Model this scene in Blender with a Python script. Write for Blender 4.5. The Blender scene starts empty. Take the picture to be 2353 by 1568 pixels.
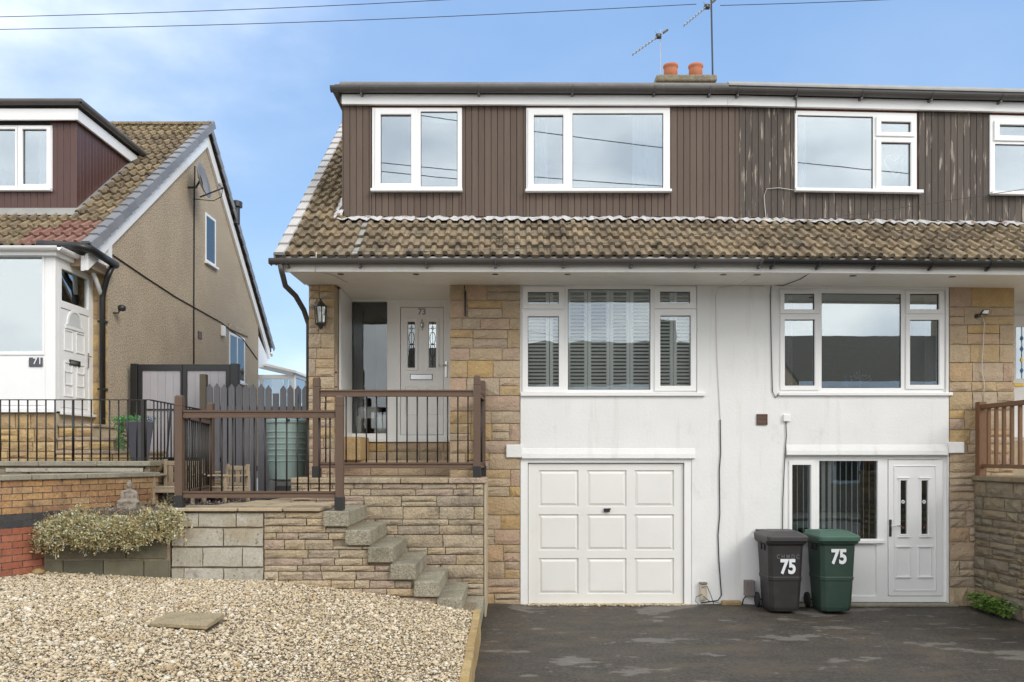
import bpy, math, random
import numpy as np
from mathutils import Vector, Matrix, Euler

SC = bpy.context.scene
COL = SC.collection
R = math.radians
rng = random.Random(7)

# ------------------------------------------------------------------ camera, sky, sun, exposure
F = 1855.7; PX0 = 1176.5; HZ = 1048.0; CAMY = -11.0; CZ = 2.03
cam_d = bpy.data.cameras.new("camera"); cam = bpy.data.objects.new("camera", cam_d); COL.objects.link(cam)
cam.location = (0, CAMY, CZ); cam.rotation_euler = (R(90), 0, 0)
cam_d.sensor_width = 36; cam_d.lens = 36 * F / 2353; cam_d.shift_y = (HZ - 784) / 2353
cam_d.clip_start = 0.1; cam_d.clip_end = 1500
SC.camera = cam
SUN_EL, SUN_AZ = 34, 134      # azimuth clockwise from +Y: behind the camera to its right
world = bpy.data.worlds.new("World"); SC.world = world; world.use_nodes = True
wn = world.node_tree.nodes; wl = world.node_tree.links; wn.clear()
def wnode(t, **k):
    n = wn.new(t)
    for a, b in k.items(): setattr(n, a, b)
    return n
w_out = wnode('ShaderNodeOutputWorld')
sky = wnode('ShaderNodeTexSky', sky_type='NISHITA', sun_disc=False, sun_elevation=R(SUN_EL), sun_rotation=R(SUN_AZ),
            air_density=1.0, dust_density=0.25, ozone_density=3.0, altitude=200)
bg_sky = wnode('ShaderNodeBackground'); bg_sky.inputs['Strength'].default_value = 0.15
wl.new(sky.outputs[0], bg_sky.inputs['Color'])
bg_cl = wnode('ShaderNodeBackground'); bg_cl.inputs['Strength'].default_value = 1.3
tc = wnode('ShaderNodeTexCoord'); mp = wnode('ShaderNodeMapping'); mp.inputs['Scale'].default_value = (1.1, 1.1, 2.2); mp.inputs['Location'].default_value = (3.1, .4, .2)
wl.new(tc.outputs['Generated'], mp.inputs['Vector'])
nz = wnode('ShaderNodeTexNoise'); nz.inputs['Scale'].default_value = 2.2; nz.inputs['Detail'].default_value = 6; nz.inputs['Roughness'].default_value = .52
wl.new(mp.outputs[0], nz.inputs['Vector'])
sep = wnode('ShaderNodeSeparateXYZ'); wl.new(tc.outputs['Generated'], sep.inputs[0])
def wmath(op, a, b=None):
    n = wnode('ShaderNodeMath', operation=op)
    for i, v in enumerate((a, b)):
        if v is None: continue
        if isinstance(v, (int, float)): n.inputs[i].default_value = v
        else: wl.new(v, n.inputs[i])
    return n.outputs[0]
# broken cloud, thickening from clear sky beyond the houses to overcast behind the camera (as the windows mirror it)
bias = wmath('MULTIPLY', sep.outputs['Y'], -0.62)
bias = wmath('ADD', bias, wmath('MULTIPLY', sep.outputs['X'], -0.22))
cov = wmath('ADD', nz.outputs['Fac'], bias)
ramp = wnode('ShaderNodeMapRange', interpolation_type='SMOOTHSTEP'); ramp.inputs['To Min'].default_value = 0.05; ramp.inputs['From Min'].default_value = -0.08; ramp.inputs['From Max'].default_value = 0.62
wl.new(cov, ramp.inputs['Value'])
nz2 = wnode('ShaderNodeTexNoise'); nz2.inputs['Scale'].default_value = 4.6; nz2.inputs['Detail'].default_value = 5
wl.new(mp.outputs[0], nz2.inputs['Vector'])
clr = wnode('ShaderNodeValToRGB'); clr.color_ramp.elements[0].position = .36; clr.color_ramp.elements[1].position = .64
clr.color_ramp.elements[0].color = (.56, .60, .66, 1); clr.color_ramp.elements[1].color = (1.0, 1.0, .99, 1)
wl.new(nz2.outputs['Fac'], clr.inputs[0]); wl.new(clr.outputs[0], bg_cl.inputs['Color'])
# the clear part: physical sky evened out with the photograph's plain azure, a little paler towards the horizon
az = wnode('ShaderNodeValToRGB'); az.color_ramp.elements[0].position = .0; az.color_ramp.elements[1].position = .55
az.color_ramp.elements[0].color = (.315, .475, .665, 1); az.color_ramp.elements[1].color = (.15, .30, .575, 1)
wl.new(sep.outputs['Z'], az.inputs[0]); bg_az = wnode('ShaderNodeBackground'); wl.new(az.outputs[0], bg_az.inputs['Color'])
mxa = wnode('ShaderNodeMixShader'); mxa.inputs[0].default_value = .8; wl.new(bg_sky.outputs[0], mxa.inputs[1]); wl.new(bg_az.outputs[0], mxa.inputs[2])
mxw = wnode('ShaderNodeMixShader'); wl.new(ramp.outputs[0], mxw.inputs[0]); wl.new(mxa.outputs[0], mxw.inputs[1]); wl.new(bg_cl.outputs[0], mxw.inputs[2])
wl.new(mxw.outputs[0], w_out.inputs[0])
sun_d = bpy.data.lights.new("sun", 'SUN'); sun = bpy.data.objects.new("sun", sun_d); COL.objects.link(sun)
sun_d.energy = 1.05; sun_d.angle = R(22); sun_d.color = (1.0, .95, .87)
sd = Vector((math.sin(R(SUN_AZ)) * math.cos(R(SUN_EL)), math.cos(R(SUN_AZ)) * math.cos(R(SUN_EL)), math.sin(R(SUN_EL))))
sun.rotation_euler = sd.to_track_quat('Z', 'Y').to_euler()
SC.view_settings.view_transform = 'Standard'; SC.view_settings.look = 'None'; SC.view_settings.gamma = 1
SC.view_settings.use_curve_mapping = False; SC.view_settings.exposure = 0.58

# ------------------------------------------------------------------ helpers
def fx(px, Y): return (px - PX0) * (Y - CAMY) / F
def fz(py, Y): return CZ + (HZ - py) * (Y - CAMY) / F
def sag(x, y, z):      # the right-hand house's roofline has settled a little
    if x > 2.2 and z > 4.25 and -1.6 < y < 6: return -(.010 + .0055 * (z - 4.4)) * (x - 2.2)
    return 0.0

class MB:
    def __init__(s, tf=None): s.v = []; s.f = []; s.tf = tf
    def add(s, vs, fs):
        n = len(s.v); s.v += [tuple(v) for v in vs]; s.f += [tuple(i + n for i in f) for f in fs]; return s
    def box(s, x0, x1, y0, y1, z0, z1):
        vs = [(x, y, z) for z in (z0, z1) for y in (y0, y1) for x in (x0, x1)]
        return s.add(vs, [(0, 2, 3, 1), (4, 5, 7, 6), (0, 1, 5, 4), (2, 6, 7, 3), (0, 4, 6, 2), (1, 3, 7, 5)])
    def frustum(s, r0, z0, r1, z1):   # rects (x0,x1,y0,y1)
        vs = [(r0[0], r0[2], z0), (r0[1], r0[2], z0), (r0[1], r0[3], z0), (r0[0], r0[3], z0),
              (r1[0], r1[2], z1), (r1[1], r1[2], z1), (r1[1], r1[3], z1), (r1[0], r1[3], z1)]
        return s.add(vs, [(3, 2, 1, 0), (4, 5, 6, 7), (0, 1, 5, 4), (1, 2, 6, 5), (2, 3, 7, 6), (3, 0, 4, 7)])
    def prism(s, poly, axis, a, b):   # poly in the two other axes (order x,y,z)
        n = len(poly)
        def p(q, t): return (t, q[0], q[1]) if axis == 'x' else (q[0], t, q[1]) if axis == 'y' else (q[0], q[1], t)
        vs = [p(q, a) for q in poly] + [p(q, b) for q in poly]
        return s.add(vs, [tuple(range(n))[::-1], tuple(range(n, 2 * n))] + [(i, (i + 1) % n, n + (i + 1) % n, n + i) for i in range(n)])
    def tube(s, pts, r, n=6):
        pts = [Vector(p) for p in pts]; rings = []; m = len(pts)
        rr = r if isinstance(r, (list, tuple)) else [r] * m
        for i, p in enumerate(pts):
            d = (pts[min(i + 1, m - 1)] - pts[max(i - 1, 0)]).normalized()
            u = d.cross(Vector((0, 0, 1)) if abs(d.z) < .9 else Vector((0, 1, 0))).normalized(); w = d.cross(u)
            rings.append([p + (u * math.cos(2 * math.pi * k / n) + w * math.sin(2 * math.pi * k / n)) * rr[i] for k in range(n)])
        vs = [q for g in rings for q in g]; fs = []
        for i in range(m - 1):
            for k in range(n): fs.append((i * n + k, i * n + (k + 1) % n, (i + 1) * n + (k + 1) % n, (i + 1) * n + k))
        fs += [tuple(range(n))[::-1], tuple(range((m - 1) * n, m * n))]
        return s.add(vs, fs)
    def lathe(s, prof, c=(0, 0, 0), n=16):
        vs = []; fs = []; m = len(prof)
        for (r, z) in prof:
            for k in range(n):
                a = 2 * math.pi * (k + .5) / n; vs.append((c[0] + r * math.cos(a), c[1] + r * math.sin(a), c[2] + z))
        for i in range(m - 1):
            for k in range(n): fs.append((i * n + k, i * n + (k + 1) % n, (i + 1) * n + (k + 1) % n, (i + 1) * n + k))
        fs += [tuple(range(n))[::-1], tuple(range((m - 1) * n, m * n))]
        return s.add(vs, fs)
    def holes(s, x0, x1, z0, z1, y0, y1, hs):     # slab in XZ with rectangular holes (x0,x1,z0,z1)
        e = 1e-5
        xs = sorted({x0, x1, *[min(max(h[i], x0), x1) for h in hs for i in (0, 1)]}); zs = sorted({z0, z1, *[min(max(h[i], z0), z1) for h in hs for i in (2, 3)]})
        nx, nzz = len(xs) - 1, len(zs) - 1
        def full(i, j):
            if not (0 <= i < nx and 0 <= j < nzz): return False
            cx, cz = (xs[i] + xs[i + 1]) / 2, (zs[j] + zs[j + 1]) / 2
            return not any(h[0] < cx < h[1] and h[2] < cz < h[3] for h in hs)
        idx = {}; vs = []
        def V(i, j, k):
            if (i, j, k) not in idx: idx[(i, j, k)] = len(vs); vs.append((xs[i], (y0, y1)[k], zs[j]))
            return idx[(i, j, k)]
        fs = []
        for i in range(nx):
            for j in range(nzz):
                if not full(i, j): continue
                fs.append((V(i, j, 0), V(i + 1, j, 0), V(i + 1, j + 1, 0), V(i, j + 1, 0)))
                fs.append((V(i, j, 1), V(i, j + 1, 1), V(i + 1, j + 1, 1), V(i + 1, j, 1)))
                if not full(i - 1, j): fs.append((V(i, j, 0), V(i, j + 1, 0), V(i, j + 1, 1), V(i, j, 1)))
                if not full(i + 1, j): fs.append((V(i + 1, j, 0), V(i + 1, j, 1), V(i + 1, j + 1, 1), V(i + 1, j + 1, 0)))
                if not full(i, j - 1): fs.append((V(i, j, 0), V(i, j, 1), V(i + 1, j, 1), V(i + 1, j, 0)))
                if not full(i, j + 1): fs.append((V(i, j + 1, 0), V(i + 1, j + 1, 0), V(i + 1, j + 1, 1), V(i, j + 1, 1)))
        return s.add(vs, fs)
    def field(s, x0, x1, z0, z1, y, d, g, b):     # raised-and-fielded panel: groove g wide at y+d, bevel b up to y
        def rect(i, yy): return [(x0 + i, yy, z0 + i), (x1 - i, yy, z0 + i), (x1 - i, yy, z1 - i), (x0 + i, yy, z1 - i)]
        L = [rect(0, y + d), rect(g, y + d), rect(g + b, y + d * .1)]
        vs = [p for l in L for p in l]; fs = []
        for k in range(2):
            for i in range(4): fs.append((k * 4 + i, k * 4 + (i + 1) % 4, k * 4 + 4 + (i + 1) % 4, k * 4 + 4 + i))
        fs.append((8, 9, 10, 11)); return s.add(vs, fs)
    def leaf(s, p, d, up, L, w):
        p = Vector(p); d = Vector(d).normalized(); u = d.cross(Vector(up)); u = u.normalized() if u.length > 1e-4 else Vector((1, 0, 0))
        nrm = u.cross(d)
        return s.add([p, p + d * L * .5 + u * w * .5 + nrm * w * .2, p + d * L, p + d * L * .5 - u * w * .5 + nrm * w * .2], [(0, 1, 2, 3)])

W = {}
def top(o, label, cat, group=None):
    o['label'] = label; o['category'] = cat
    if group: o['group'] = group
    return o
def thing(name, loc, label, cat, group=None):
    o = bpy.data.objects.new(name, None); COL.objects.link(o); o.location = loc; o.empty_display_size = .1
    W[o.name] = Vector(loc); return top(o, label, cat, group)
def build(mb, name, mat, parent=None, bev=0, smooth=False, segs=2, dosag=True):
    vs = mb.v if mb.tf is None else [mb.tf(v) for v in mb.v]
    if dosag: vs = [(v[0], v[1], v[2] + sag(v[0], v[1], v[2])) for v in vs]
    a = np.array(vs, dtype=float); c = (a.min(0) + a.max(0)) / 2; c[2] = a[:, 2].min() if parent is None else c[2]
    me = bpy.data.meshes.new(name); me.from_pydata([tuple(q) for q in (a - c)], [], mb.f)
    if mat: me.materials.append(mat)
    if smooth: me.polygons.foreach_set('use_smooth', [True] * len(me.polygons))
    o = bpy.data.objects.new(name, me); COL.objects.link(o)
    w = Vector(c); W[o.name] = w
    if parent: o.parent = parent; o.location = w - W[parent.name]
    else: o.location = w
    if bev:
        m = o.modifiers.new('bevel', 'BEVEL'); m.width = bev; m.segments = segs; m.limit_method = 'ANGLE'; m.angle_limit = R(40)
    return o
def inst(me, name, parent, loc, rot=(0, 0, 0), scale=(1, 1, 1), dosag=True):
    o = bpy.data.objects.new(name, me); COL.objects.link(o); w = Vector(loc)
    if dosag: w.z += sag(*w)
    W[o.name] = w; o.parent = parent
    o.location = w - W[parent.name] if parent else w
    o.rotation_euler = rot; o.scale = scale
    return o
def meshdata(mb, name, mat, smooth=False):
    me = bpy.data.meshes.new(name); me.from_pydata(mb.v, [], mb.f); me.materials.append(mat)
    if smooth: me.polygons.foreach_set('use_smooth', [True] * len(me.polygons))
    return me
def stuff(o): o['kind'] = 'stuff'; return o
def struct(o): o['kind'] = 'structure'; return o
def text(s, size, loc, mat, parent, name, rot=(R(90), 0, 0), ext=.0015, off=0.0, sx=1.0):
    c = bpy.data.curves.new(name, 'FONT'); c.body = s; c.size = size; c.extrude = ext; c.offset = off; c.align_x = 'CENTER'; c.align_y = 'CENTER'
    t = bpy.data.objects.new('tmp', c); COL.objects.link(t); bpy.context.view_layer.update()
    me = bpy.data.meshes.new_from_object(t); bpy.data.objects.remove(t)
    me.materials.clear(); me.materials.append(mat); me.name = name
    return inst(me, name, parent, loc, rot, (sx, 1, 1), dosag=False)

# ------------------------------------------------------------------ materials
def M(name, cols, rough=.65, var=.12, ns=5, bump=0.0, bs=60, metal=0, by=None, stain=None, streak=None, spec=.5, stretch=(1, 1, 1), fine=0.0, crack=None):
    m = bpy.data.materials.new(name); m.use_nodes = True; nt = m.node_tree; N = nt.nodes; L = nt.links
    b = N['Principled BSDF']; b.inputs['Roughness'].default_value = rough; b.inputs['Metallic'].default_value = metal
    b.inputs['Specular IOR Level'].default_value = spec
    geo = N.new('ShaderNodeNewGeometry'); mpn = N.new('ShaderNodeMapping'); mpn.inputs['Scale'].default_value = stretch
    L.new(geo.outputs['Position'], mpn.inputs['Vector'])
    def noise(sc, det=4, rg=.6, vec=None):
        n = N.new('ShaderNodeTexNoise'); n.inputs['Scale'].default_value = sc; n.inputs['Detail'].default_value = det; n.inputs['Roughness'].default_value = rg
        L.new(vec or mpn.outputs[0], n.inputs['Vector']); return n.outputs['Fac']
    if isinstance(cols, tuple): cols = [cols]
    if len(cols) > 1:
        cr = N.new('ShaderNodeValToRGB'); cr.color_ramp.interpolation = 'LINEAR'; el = cr.color_ramp.elements
        while len(el) < len(cols): el.new(.5)
        for i, c in enumerate(cols): el[i].position = i / (len(cols) - 1); el[i].color = (*c, 1)
        if by == 'island': L.new(geo.outputs['Random Per Island'], cr.inputs[0])
        elif by == 'noise': 
            mr0 = N.new('ShaderNodeMapRange'); mr0.inputs[1].default_value = .3; mr0.inputs[2].default_value = .7; L.new(noise(ns, 5), mr0.inputs[0]); L.new(mr0.outputs[0], cr.inputs[0])
        else: oi = N.new('ShaderNodeObjectInfo'); L.new(oi.outputs['Random'], cr.inputs[0])
        col = cr.outputs[0]
    else:
        rgb = N.new('ShaderNodeRGB'); rgb.outputs[0].default_value = (*cols[0], 1); col = rgb.outputs[0]
    def mixc(f, a, bcol, mode='MIX'):
        n = N.new('ShaderNodeMix'); n.data_type = 'RGBA'; n.blend_type = mode
        if isinstance(f, float): n.inputs[0].default_value = f
        else: L.new(f, n.inputs[0])
        for k, v in ((6, a), (7, bcol)):
            if isinstance(v, tuple): n.inputs[k].default_value = (*v, 1)
            else: L.new(v, n.inputs[k])
        return n.outputs[2]
    def rng_(f, a, c, lo=0., hi=1.):
        n = N.new('ShaderNodeMapRange'); n.inputs[1].default_value = a; n.inputs[2].default_value = c; n.inputs[3].default_value = lo; n.inputs[4].default_value = hi
        L.new(f, n.inputs[0]); return n.outputs[0]
    def scalec(colr, fac):
        n = N.new('ShaderNodeVectorMath'); n.operation = 'SCALE'; L.new(colr, n.inputs[0]); L.new(fac, n.inputs['Scale']); return n.outputs[0]
    if var: col = scalec(col, rng_(noise(ns, 5), .25, .75, 1 - var, 1 + var))
    if fine: col = scalec(col, rng_(noise(min(bs * 1.7, 48), 3, .75), .3, .7, 1 - fine, 1 + fine))
    if stain:
        for (sc_, scol, lo, hi, amt) in (stain if isinstance(stain, list) else [stain]):
            col = mixc(rng_(noise(sc_, 6, .65), lo, hi, 0, amt), col, scol)
    if streak:
        (scx, scz, scol, lo, hi, amt) = streak
        mp2 = N.new('ShaderNodeMapping'); mp2.inputs['Scale'].default_value = (scx, scx, scz); L.new(geo.outputs['Position'], mp2.inputs['Vector'])
        col = mixc(rng_(noise(1.0, 5, .65, mp2.outputs[0]), lo, hi, 0, amt), col, scol)
    L.new(col, b.inputs['Base Color'])
    if bump:
        bn = N.new('ShaderNodeBump'); bn.inputs['Strength'].default_value = min(1, bump); bn.inputs['Distance'].default_value = .012 if bump < .6 else .02
        L.new(noise(bs, 5, .6), bn.inputs['Height']); L.new(bn.outputs[0], b.inputs['Normal'])
    return m
def glass_mat(name, refl, tint=(.75, .8, .8), wav=.0):
    m = bpy.data.materials.new(name); m.use_nodes = True; nt = m.node_tree; N = nt.nodes; L = nt.links; N.clear()
    o = N.new('ShaderNodeOutputMaterial'); mx = N.new('ShaderNodeMixShader'); t = N.new('ShaderNodeBsdfTransparent'); g = N.new('ShaderNodeBsdfGlossy')
    t.inputs[0].default_value = (*tint, 1); g.inputs['Roughness'].default_value = .005; g.inputs[0].default_value = (.88, .95, .99, 1)
    lw = N.new('ShaderNodeFresnel'); lw.inputs[0].default_value = 1.5
    mr = N.new('ShaderNodeMapRange'); mr.inputs[1].default_value = .03; mr.inputs[2].default_value = 1; mr.inputs[3].default_value = refl; mr.inputs[4].default_value = 1
    L.new(lw.outputs[0], mr.inputs[0]); L.new(mr.outputs[0], mx.inputs[0]); L.new(t.outputs[0], mx.inputs[1]); L.new(g.outputs[0], mx.inputs[2]); L.new(mx.outputs[0], o.inputs[0])
    if wav:
        geo = N.new('ShaderNodeNewGeometry'); n = N.new('ShaderNodeTexNoise'); n.inputs['Scale'].default_value = 1.6; L.new(geo.outputs['Position'], n.inputs['Vector'])
        bn = N.new('ShaderNodeBump'); bn.inputs['Strength'].default_value = wav; bn.inputs['Distance'].default_value = .02; L.new(n.outputs[0], bn.inputs['Height']); L.new(bn.outputs[0], g.inputs['Normal'])
    return m

m_render = M('white_render', (.80, .80, .785), .85, .05, 1.3, .35, 26, stain=[(2.3, (.60, .58, .53), .60, .78, .55), (9, (.66, .64, .6), .66, .74, .4)], streak=(6, .5, (.58, .56, .5), .55, .78, .55))
m_upvc = M('white_upvc', (.87, .87, .86), .32, .03, 2)
m_upvc_dirty = M('white_soffit', (.83, .81, .76), .45, .04, 2, stain=(3, (.66, .61, .53), .62, .8, .45))
m_gar = M('garage_white', (.80, .79, .755), .42, .04, 1.5, stain=(2.2, (.68, .66, .61), .58, .8, .5))
m_gasket = M('black_rubber', (.02, .02, .02), .6, 0)
m_board73 = M('brown_cladding', [(.088, .058, .041), (.105, .071, .051), (.122, .084, .061)], .6, .16, 14, .25, 30, stretch=(4, 4, .25))
m_board75 = M('weathered_cladding', [(.068, .052, .041), (.084, .066, .053), (.10, .08, .064)], .7, .2, 14, .3, 30, stretch=(4, 4, .25), streak=(24, 2.4, (.40, .345, .28), .585, .66, .8))
m_board71 = M('red_brown_cladding', [(.086, .037, .030), (.10, .046, .037)], .42, .12, 10, .15, 30, stretch=(4, 4, .3))
TILEST = [(3.2, (.055, .043, .03), .50, .68, .8), (13, (.05, .04, .026), .56, .68, .85), (30, (.46, .41, .32), .66, .74, .7), (2.1, (.17, .145, .075), .58, .78, .35)]
m_tile = M('mossy_tile', [(.17, .13, .085), (.255, .195, .125), (.32, .25, .16), (.20, .16, .11), (.28, .225, .155)], .9, .22, 9, .55, 60, stain=TILEST, fine=.25)
m_tile71 = M('mossy_tile_far', [(.17, .13, .08), (.25, .19, .115), (.30, .23, .14)], .9, .22, 9, .5, 60, stain=TILEST, fine=.22)
m_tilered = M('new_pink_tile', [(.24, .125, .095), (.27, .15, .115)], .85, .14, 9, .4, 70, fine=.12)
m_tilegrey = M('grey_tile', [(.21, .2, .19), (.16, .15, .145)], .85, .14, 9, .4, 70, fine=.12)
m_verge = M('pale_verge', [(.46, .44, .42), (.54, .52, .5)], .7, .12, 8, .2, 50)
m_verge71 = M('grey_verge', [(.20, .205, .22), (.25, .255, .27)], .55, .1, 8, .1, 50)
m_gut = M('grey_gutter', (.085, .078, .074), .4, .12, 3, streak=(8, 1, (.14, .13, .12), .55, .75, .6))
m_gutb = M('black_gutter', (.018, .018, .018), .35, .1, 3)
m_felt = M('roof_felt', (.17, .16, .15), .9, .2, 5, .3, 80, stain=(20, (.3, .28, .26), .6, .7, .6))
m_lead = M('lead_trim', (.33, .33, .31), .55, .15, 6, .2, 60, stain=(12, (.2, .19, .17), .58, .72, .6))
m_flash = M('painted_flashing', (.60, .60, .60), .6, .15, 8, .7, 18, stain=[(7, (.25, .11, .06), .56, .64, .85), (16, (.13, .12, .11), .60, .66, .8)])
STN = [(.43, .325, .21), (.48, .37, .245), (.44, .335, .225), (.46, .33, .175), (.40, .315, .235), (.47, .335, .24), (.48, .33, .145), (.42, .34, .25), (.46, .365, .255), (.45, .315, .225)]
m_stone = M('facade_stone', STN, .9, .13, 6, .9, 34, fine=.10, stain=(3, (.26, .2, .13), .62, .8, .45))
m_mortar = M('mortar', (.44, .365, .26), .95, .15, 10, .3, 80)
RUB = [(.39, .315, .215), (.44, .36, .255), (.36, .29, .205), (.45, .35, .225), (.41, .31, .24), (.34, .28, .21), (.47, .39, .28), (.42, .315, .19)]
m_rub = M('rubble_stone', RUB, .92, .2, 7, 1.0, 34, fine=.25, stain=[(2.6, (.11, .092, .07), .52, .72, .75), (14, (.10, .085, .065), .60, .70, .7), (1.5, (.26, .23, .13), .54, .75, .45)])
RUBG = [(.23, .18, .115), (.27, .215, .14), (.22, .19, .145), (.20, .165, .12), (.26, .19, .10)]
m_rubg = M('weathered_stone', RUBG, .92, .2, 7, 1.0, 34, fine=.14, stain=[(3, (.075, .075, .045), .55, .74, .7)])
m_mortd = M('dark_mortar', (.27, .22, .15), .95, .2, 10, .4, 70, stain=(3, (.1, .09, .07), .55, .75, .7))
YEL = [(.50, .34, .14), (.55, .39, .18), (.47, .33, .16), (.42, .29, .16), (.56, .42, .22)]
m_yel = M('golden_stone', YEL, .9, .15, 6, .8, 34, fine=.08, stain=(5, (.17, .12, .06), .62, .75, .6))
m_brky = M('golden_brick', [(.38, .21, .095), (.43, .265, .12), (.31, .165, .085), (.43, .285, .15)], .85, .2, 20, .5, 40, fine=.3, stain=[(3, (.14, .085, .055), .5, .7, .75), (14, (.09, .06, .045), .58, .68, .7)])
m_brkd = M('blue_brick', [(.04, .042, .045), (.06, .06, .06)], .7, .2, 20, .4, 60)
m_brkr = M('red_brick', [(.33, .11, .06), (.38, .14, .08), (.28, .10, .06)], .85, .2, 20, .5, 70, fine=.1, stain=(4, (.12, .05, .035), .6, .76, .6))
m_conc = M('concrete', (.31, .285, .22), .92, .2, 8, .6, 90, fine=.22, stain=[(4, (.10, .10, .06), .55, .72, .6)])
m_step = M('step_concrete', [(.27, .245, .18), (.34, .31, .235)], .92, .2, 6, .8, 50, fine=.5, stain=[(3, (.12, .105, .075), .5, .7, .7), (20, (.09, .08, .055), .58, .68, .7), (40, (.46, .43, .36), .64, .7, .6)])
m_block = M('pale_block', [(.44, .41, .33), (.50, .47, .40), (.40, .37, .29)], .92, .14, 5, .6, 120, fine=.22, stain=[(2.3, (.36, .28, .17), .52, .7, .7), (3.1, (.72, .71, .69), .60, .72, .6), (24, (.07, .06, .05), .60, .68, .75), (5, (.13, .11, .09), .60, .72, .7)])
m_blockd = M('mossy_block', [(.15, .14, .095), (.18, .165, .115), (.125, .12, .085)], .92, .18, 5, .5, 90, fine=.12, stain=(3, (.11, .12, .05), .52, .72, .6))
m_pebble = M('pebble_dash', (.47, .385, .28), .95, .12, 1.6, 1.0, 45, fine=.75, stain=[(1.4, (.44, .33, .20), .55, .75, .4), (34, (.17, .125, .08), .58, .66, .7)])
m_rail = M('brown_composite', (.118, .073, .049), .5, .1, 10, .1, 50, stretch=(1, 1, .3))
m_shoe = M('black_shoe', (.022, .022, .022), .45, .05, 5)
m_iron = M('black_iron', (.022, .02, .018), .5, .1, 10)
m_wood = M('brown_wood', [(.15, .075, .036), (.19, .095, .046)], .6, .25, 20, .3, 40, stretch=(5, 5, .5))
m_picket = M('grey_picket', [(.165, .16, .172), (.19, .185, .195), (.145, .14, .15)], .7, .15, 10, .25, 40, stretch=(4, 4, .4), stain=(5, (.035, .031, .028), .60, .68, .75))
m_oldpost = M('old_post', (.13, .11, .08), .9, .3, 20, .4, 40, stretch=(5, 5, .5))
m_butt = M('green_plastic', (.24, .325, .305), .45, .06, 4)
m_buttd = M('dark_stand', (.085, .088, .09), .6, .1, 4)
m_teak = M('pale_teak', [(.36, .28, .19), (.44, .36, .26), (.31, .235, .16)], .75, .2, 18, .2, 50, stretch=(4, 4, .6))
m_gatep = M('lilac_grey_board', [(.43, .41, .43), (.46, .44, .46)], .6, .06, 4, streak=(3, .7, (.36, .34, .35), .5, .8, .5))
m_pot = M('charcoal_pot', (.085, .085, .105), .55, .1, 5)
m_statue = M('stone_statue', (.27, .235, .19), .95, .35, 14, .4, 60, stain=(20, (.09, .08, .065), .5, .65, .7))
m_binb = M('black_bin', (.03, .028, .028), .5, .12, 6, .08, 150, stain=(3, (.055, .042, .042), .5, .7, .5))
m_bing = M('green_bin', (.03, .062, .046), .5, .12, 6, .08, 150, stain=(3, (.05, .06, .05), .5, .7, .5))
m_bingl = M('green_lid', (.065, .135, .10), .5, .1, 6, .05, 150)
m_binbl = M('dark_lid', (.06, .056, .056), .5, .1, 6, .05, 150)
m_rubber = M('tyre_rubber', (.02, .02, .02), .7, .1)
m_num = M('white_sticker', (.82, .84, .86), .4, .02)
m_numg = M('grey_lettering', (.16, .16, .16), .6, 0)
m_numd = M('grey_number', (.28, .28, .29), .35, 0)
m_chrome = M('chrome', (.72, .72, .72), .18, 0, metal=1)
m_brass = M('brass', (.62, .42, .1), .3, 0, metal=1)
m_blackmet = M('dark_metal', (.03, .03, .03), .4, .1)
m_terra = M('terracotta', [(.48, .17, .085), (.52, .2, .11)], .85, .15, 10, .2, 40, stain=(14, (.3, .2, .1), .6, .7, .5))
m_stack = M('chimney_stone', (.26, .225, .16), .95, .3, 12, .8, 60, fine=.3, stain=(18, (.30, .27, .08), .58, .66, .8))
m_alu = M('aluminium', (.42, .42, .42), .4, .1, metal=.6)
m_vent = M('brown_vent', (.115, .06, .038), .5, .05)
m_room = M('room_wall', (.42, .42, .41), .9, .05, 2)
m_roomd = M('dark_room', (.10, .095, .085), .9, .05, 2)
m_cur = M('white_curtain', (.78, .79, .80), .85, .04, 4)
m_shut = M('white_shutter', (.84, .84, .81), .5, .03)
m_lam = M('dark_leading', (.035, .035, .035), .5, 0)
m_blue = M('blue_glass', (.05, .2, .5), .3, 0)
m_cable = M('black_cable', (.02, .02, .02), .6, 0)
m_wire = M('grey_wire', (.09, .08, .07), .6, 0)
m_cablew = M('white_cable', (.6, .58, .53), .6, 0)
m_boxg = M('grey_plastic', (.20, .17, .16), .6, .08, 4)
m_boxc = M('cream_plastic', (.55, .48, .36), .6, .08, 4)
m_slab = M('tan_paving', [(.42, .33, .21), (.46, .37, .25), (.38, .30, .20)], .9, .15, 5, .4, 60, fine=.1, stain=(6, (.2, .15, .09), .6, .75, .5))
m_oldslab = M('mossy_slab', (.34, .275, .17), .92, .2, 5, .6, 40, fine=.3, stain=[(5, (.16, .14, .08), .5, .7, .7), (20, (.5, .45, .35), .62, .7, .6)])
m_soil = M('bark_soil', [(.05, .036, .028), (.17, .13, .11)], .95, .3, 25, 1, 60, by='noise', fine=.4)
m_kerb = M('yellow_kerb', [(.42, .29, .11), (.36, .25, .12), (.46, .34, .16)], .9, .25, 14, .7, 60, fine=.15, stain=(7, (.16, .11, .05), .55, .7, .7))
m_grav = M('gravel_stone', [(.52, .42, .27), (.68, .58, .42), (.57, .45, .28), (.40, .30, .18), (.78, .71, .58), (.62, .52, .37), (.48, .34, .17), (.70, .61, .46), (.30, .25, .17), (.62, .52, .36), (.76, .73, .67)], .85, .25, 40, .3, 120, by='island', fine=.1, stain=[(1.1, (.40, .28, .13), .52, .74, .55), (2.6, (.22, .17, .10), .60, .74, .45)])
m_gbed = M('gravel_bed', [(.17, .13, .08), (.36, .29, .2)], .95, .3, 60, 1, 90, by='noise', fine=.4)
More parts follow.
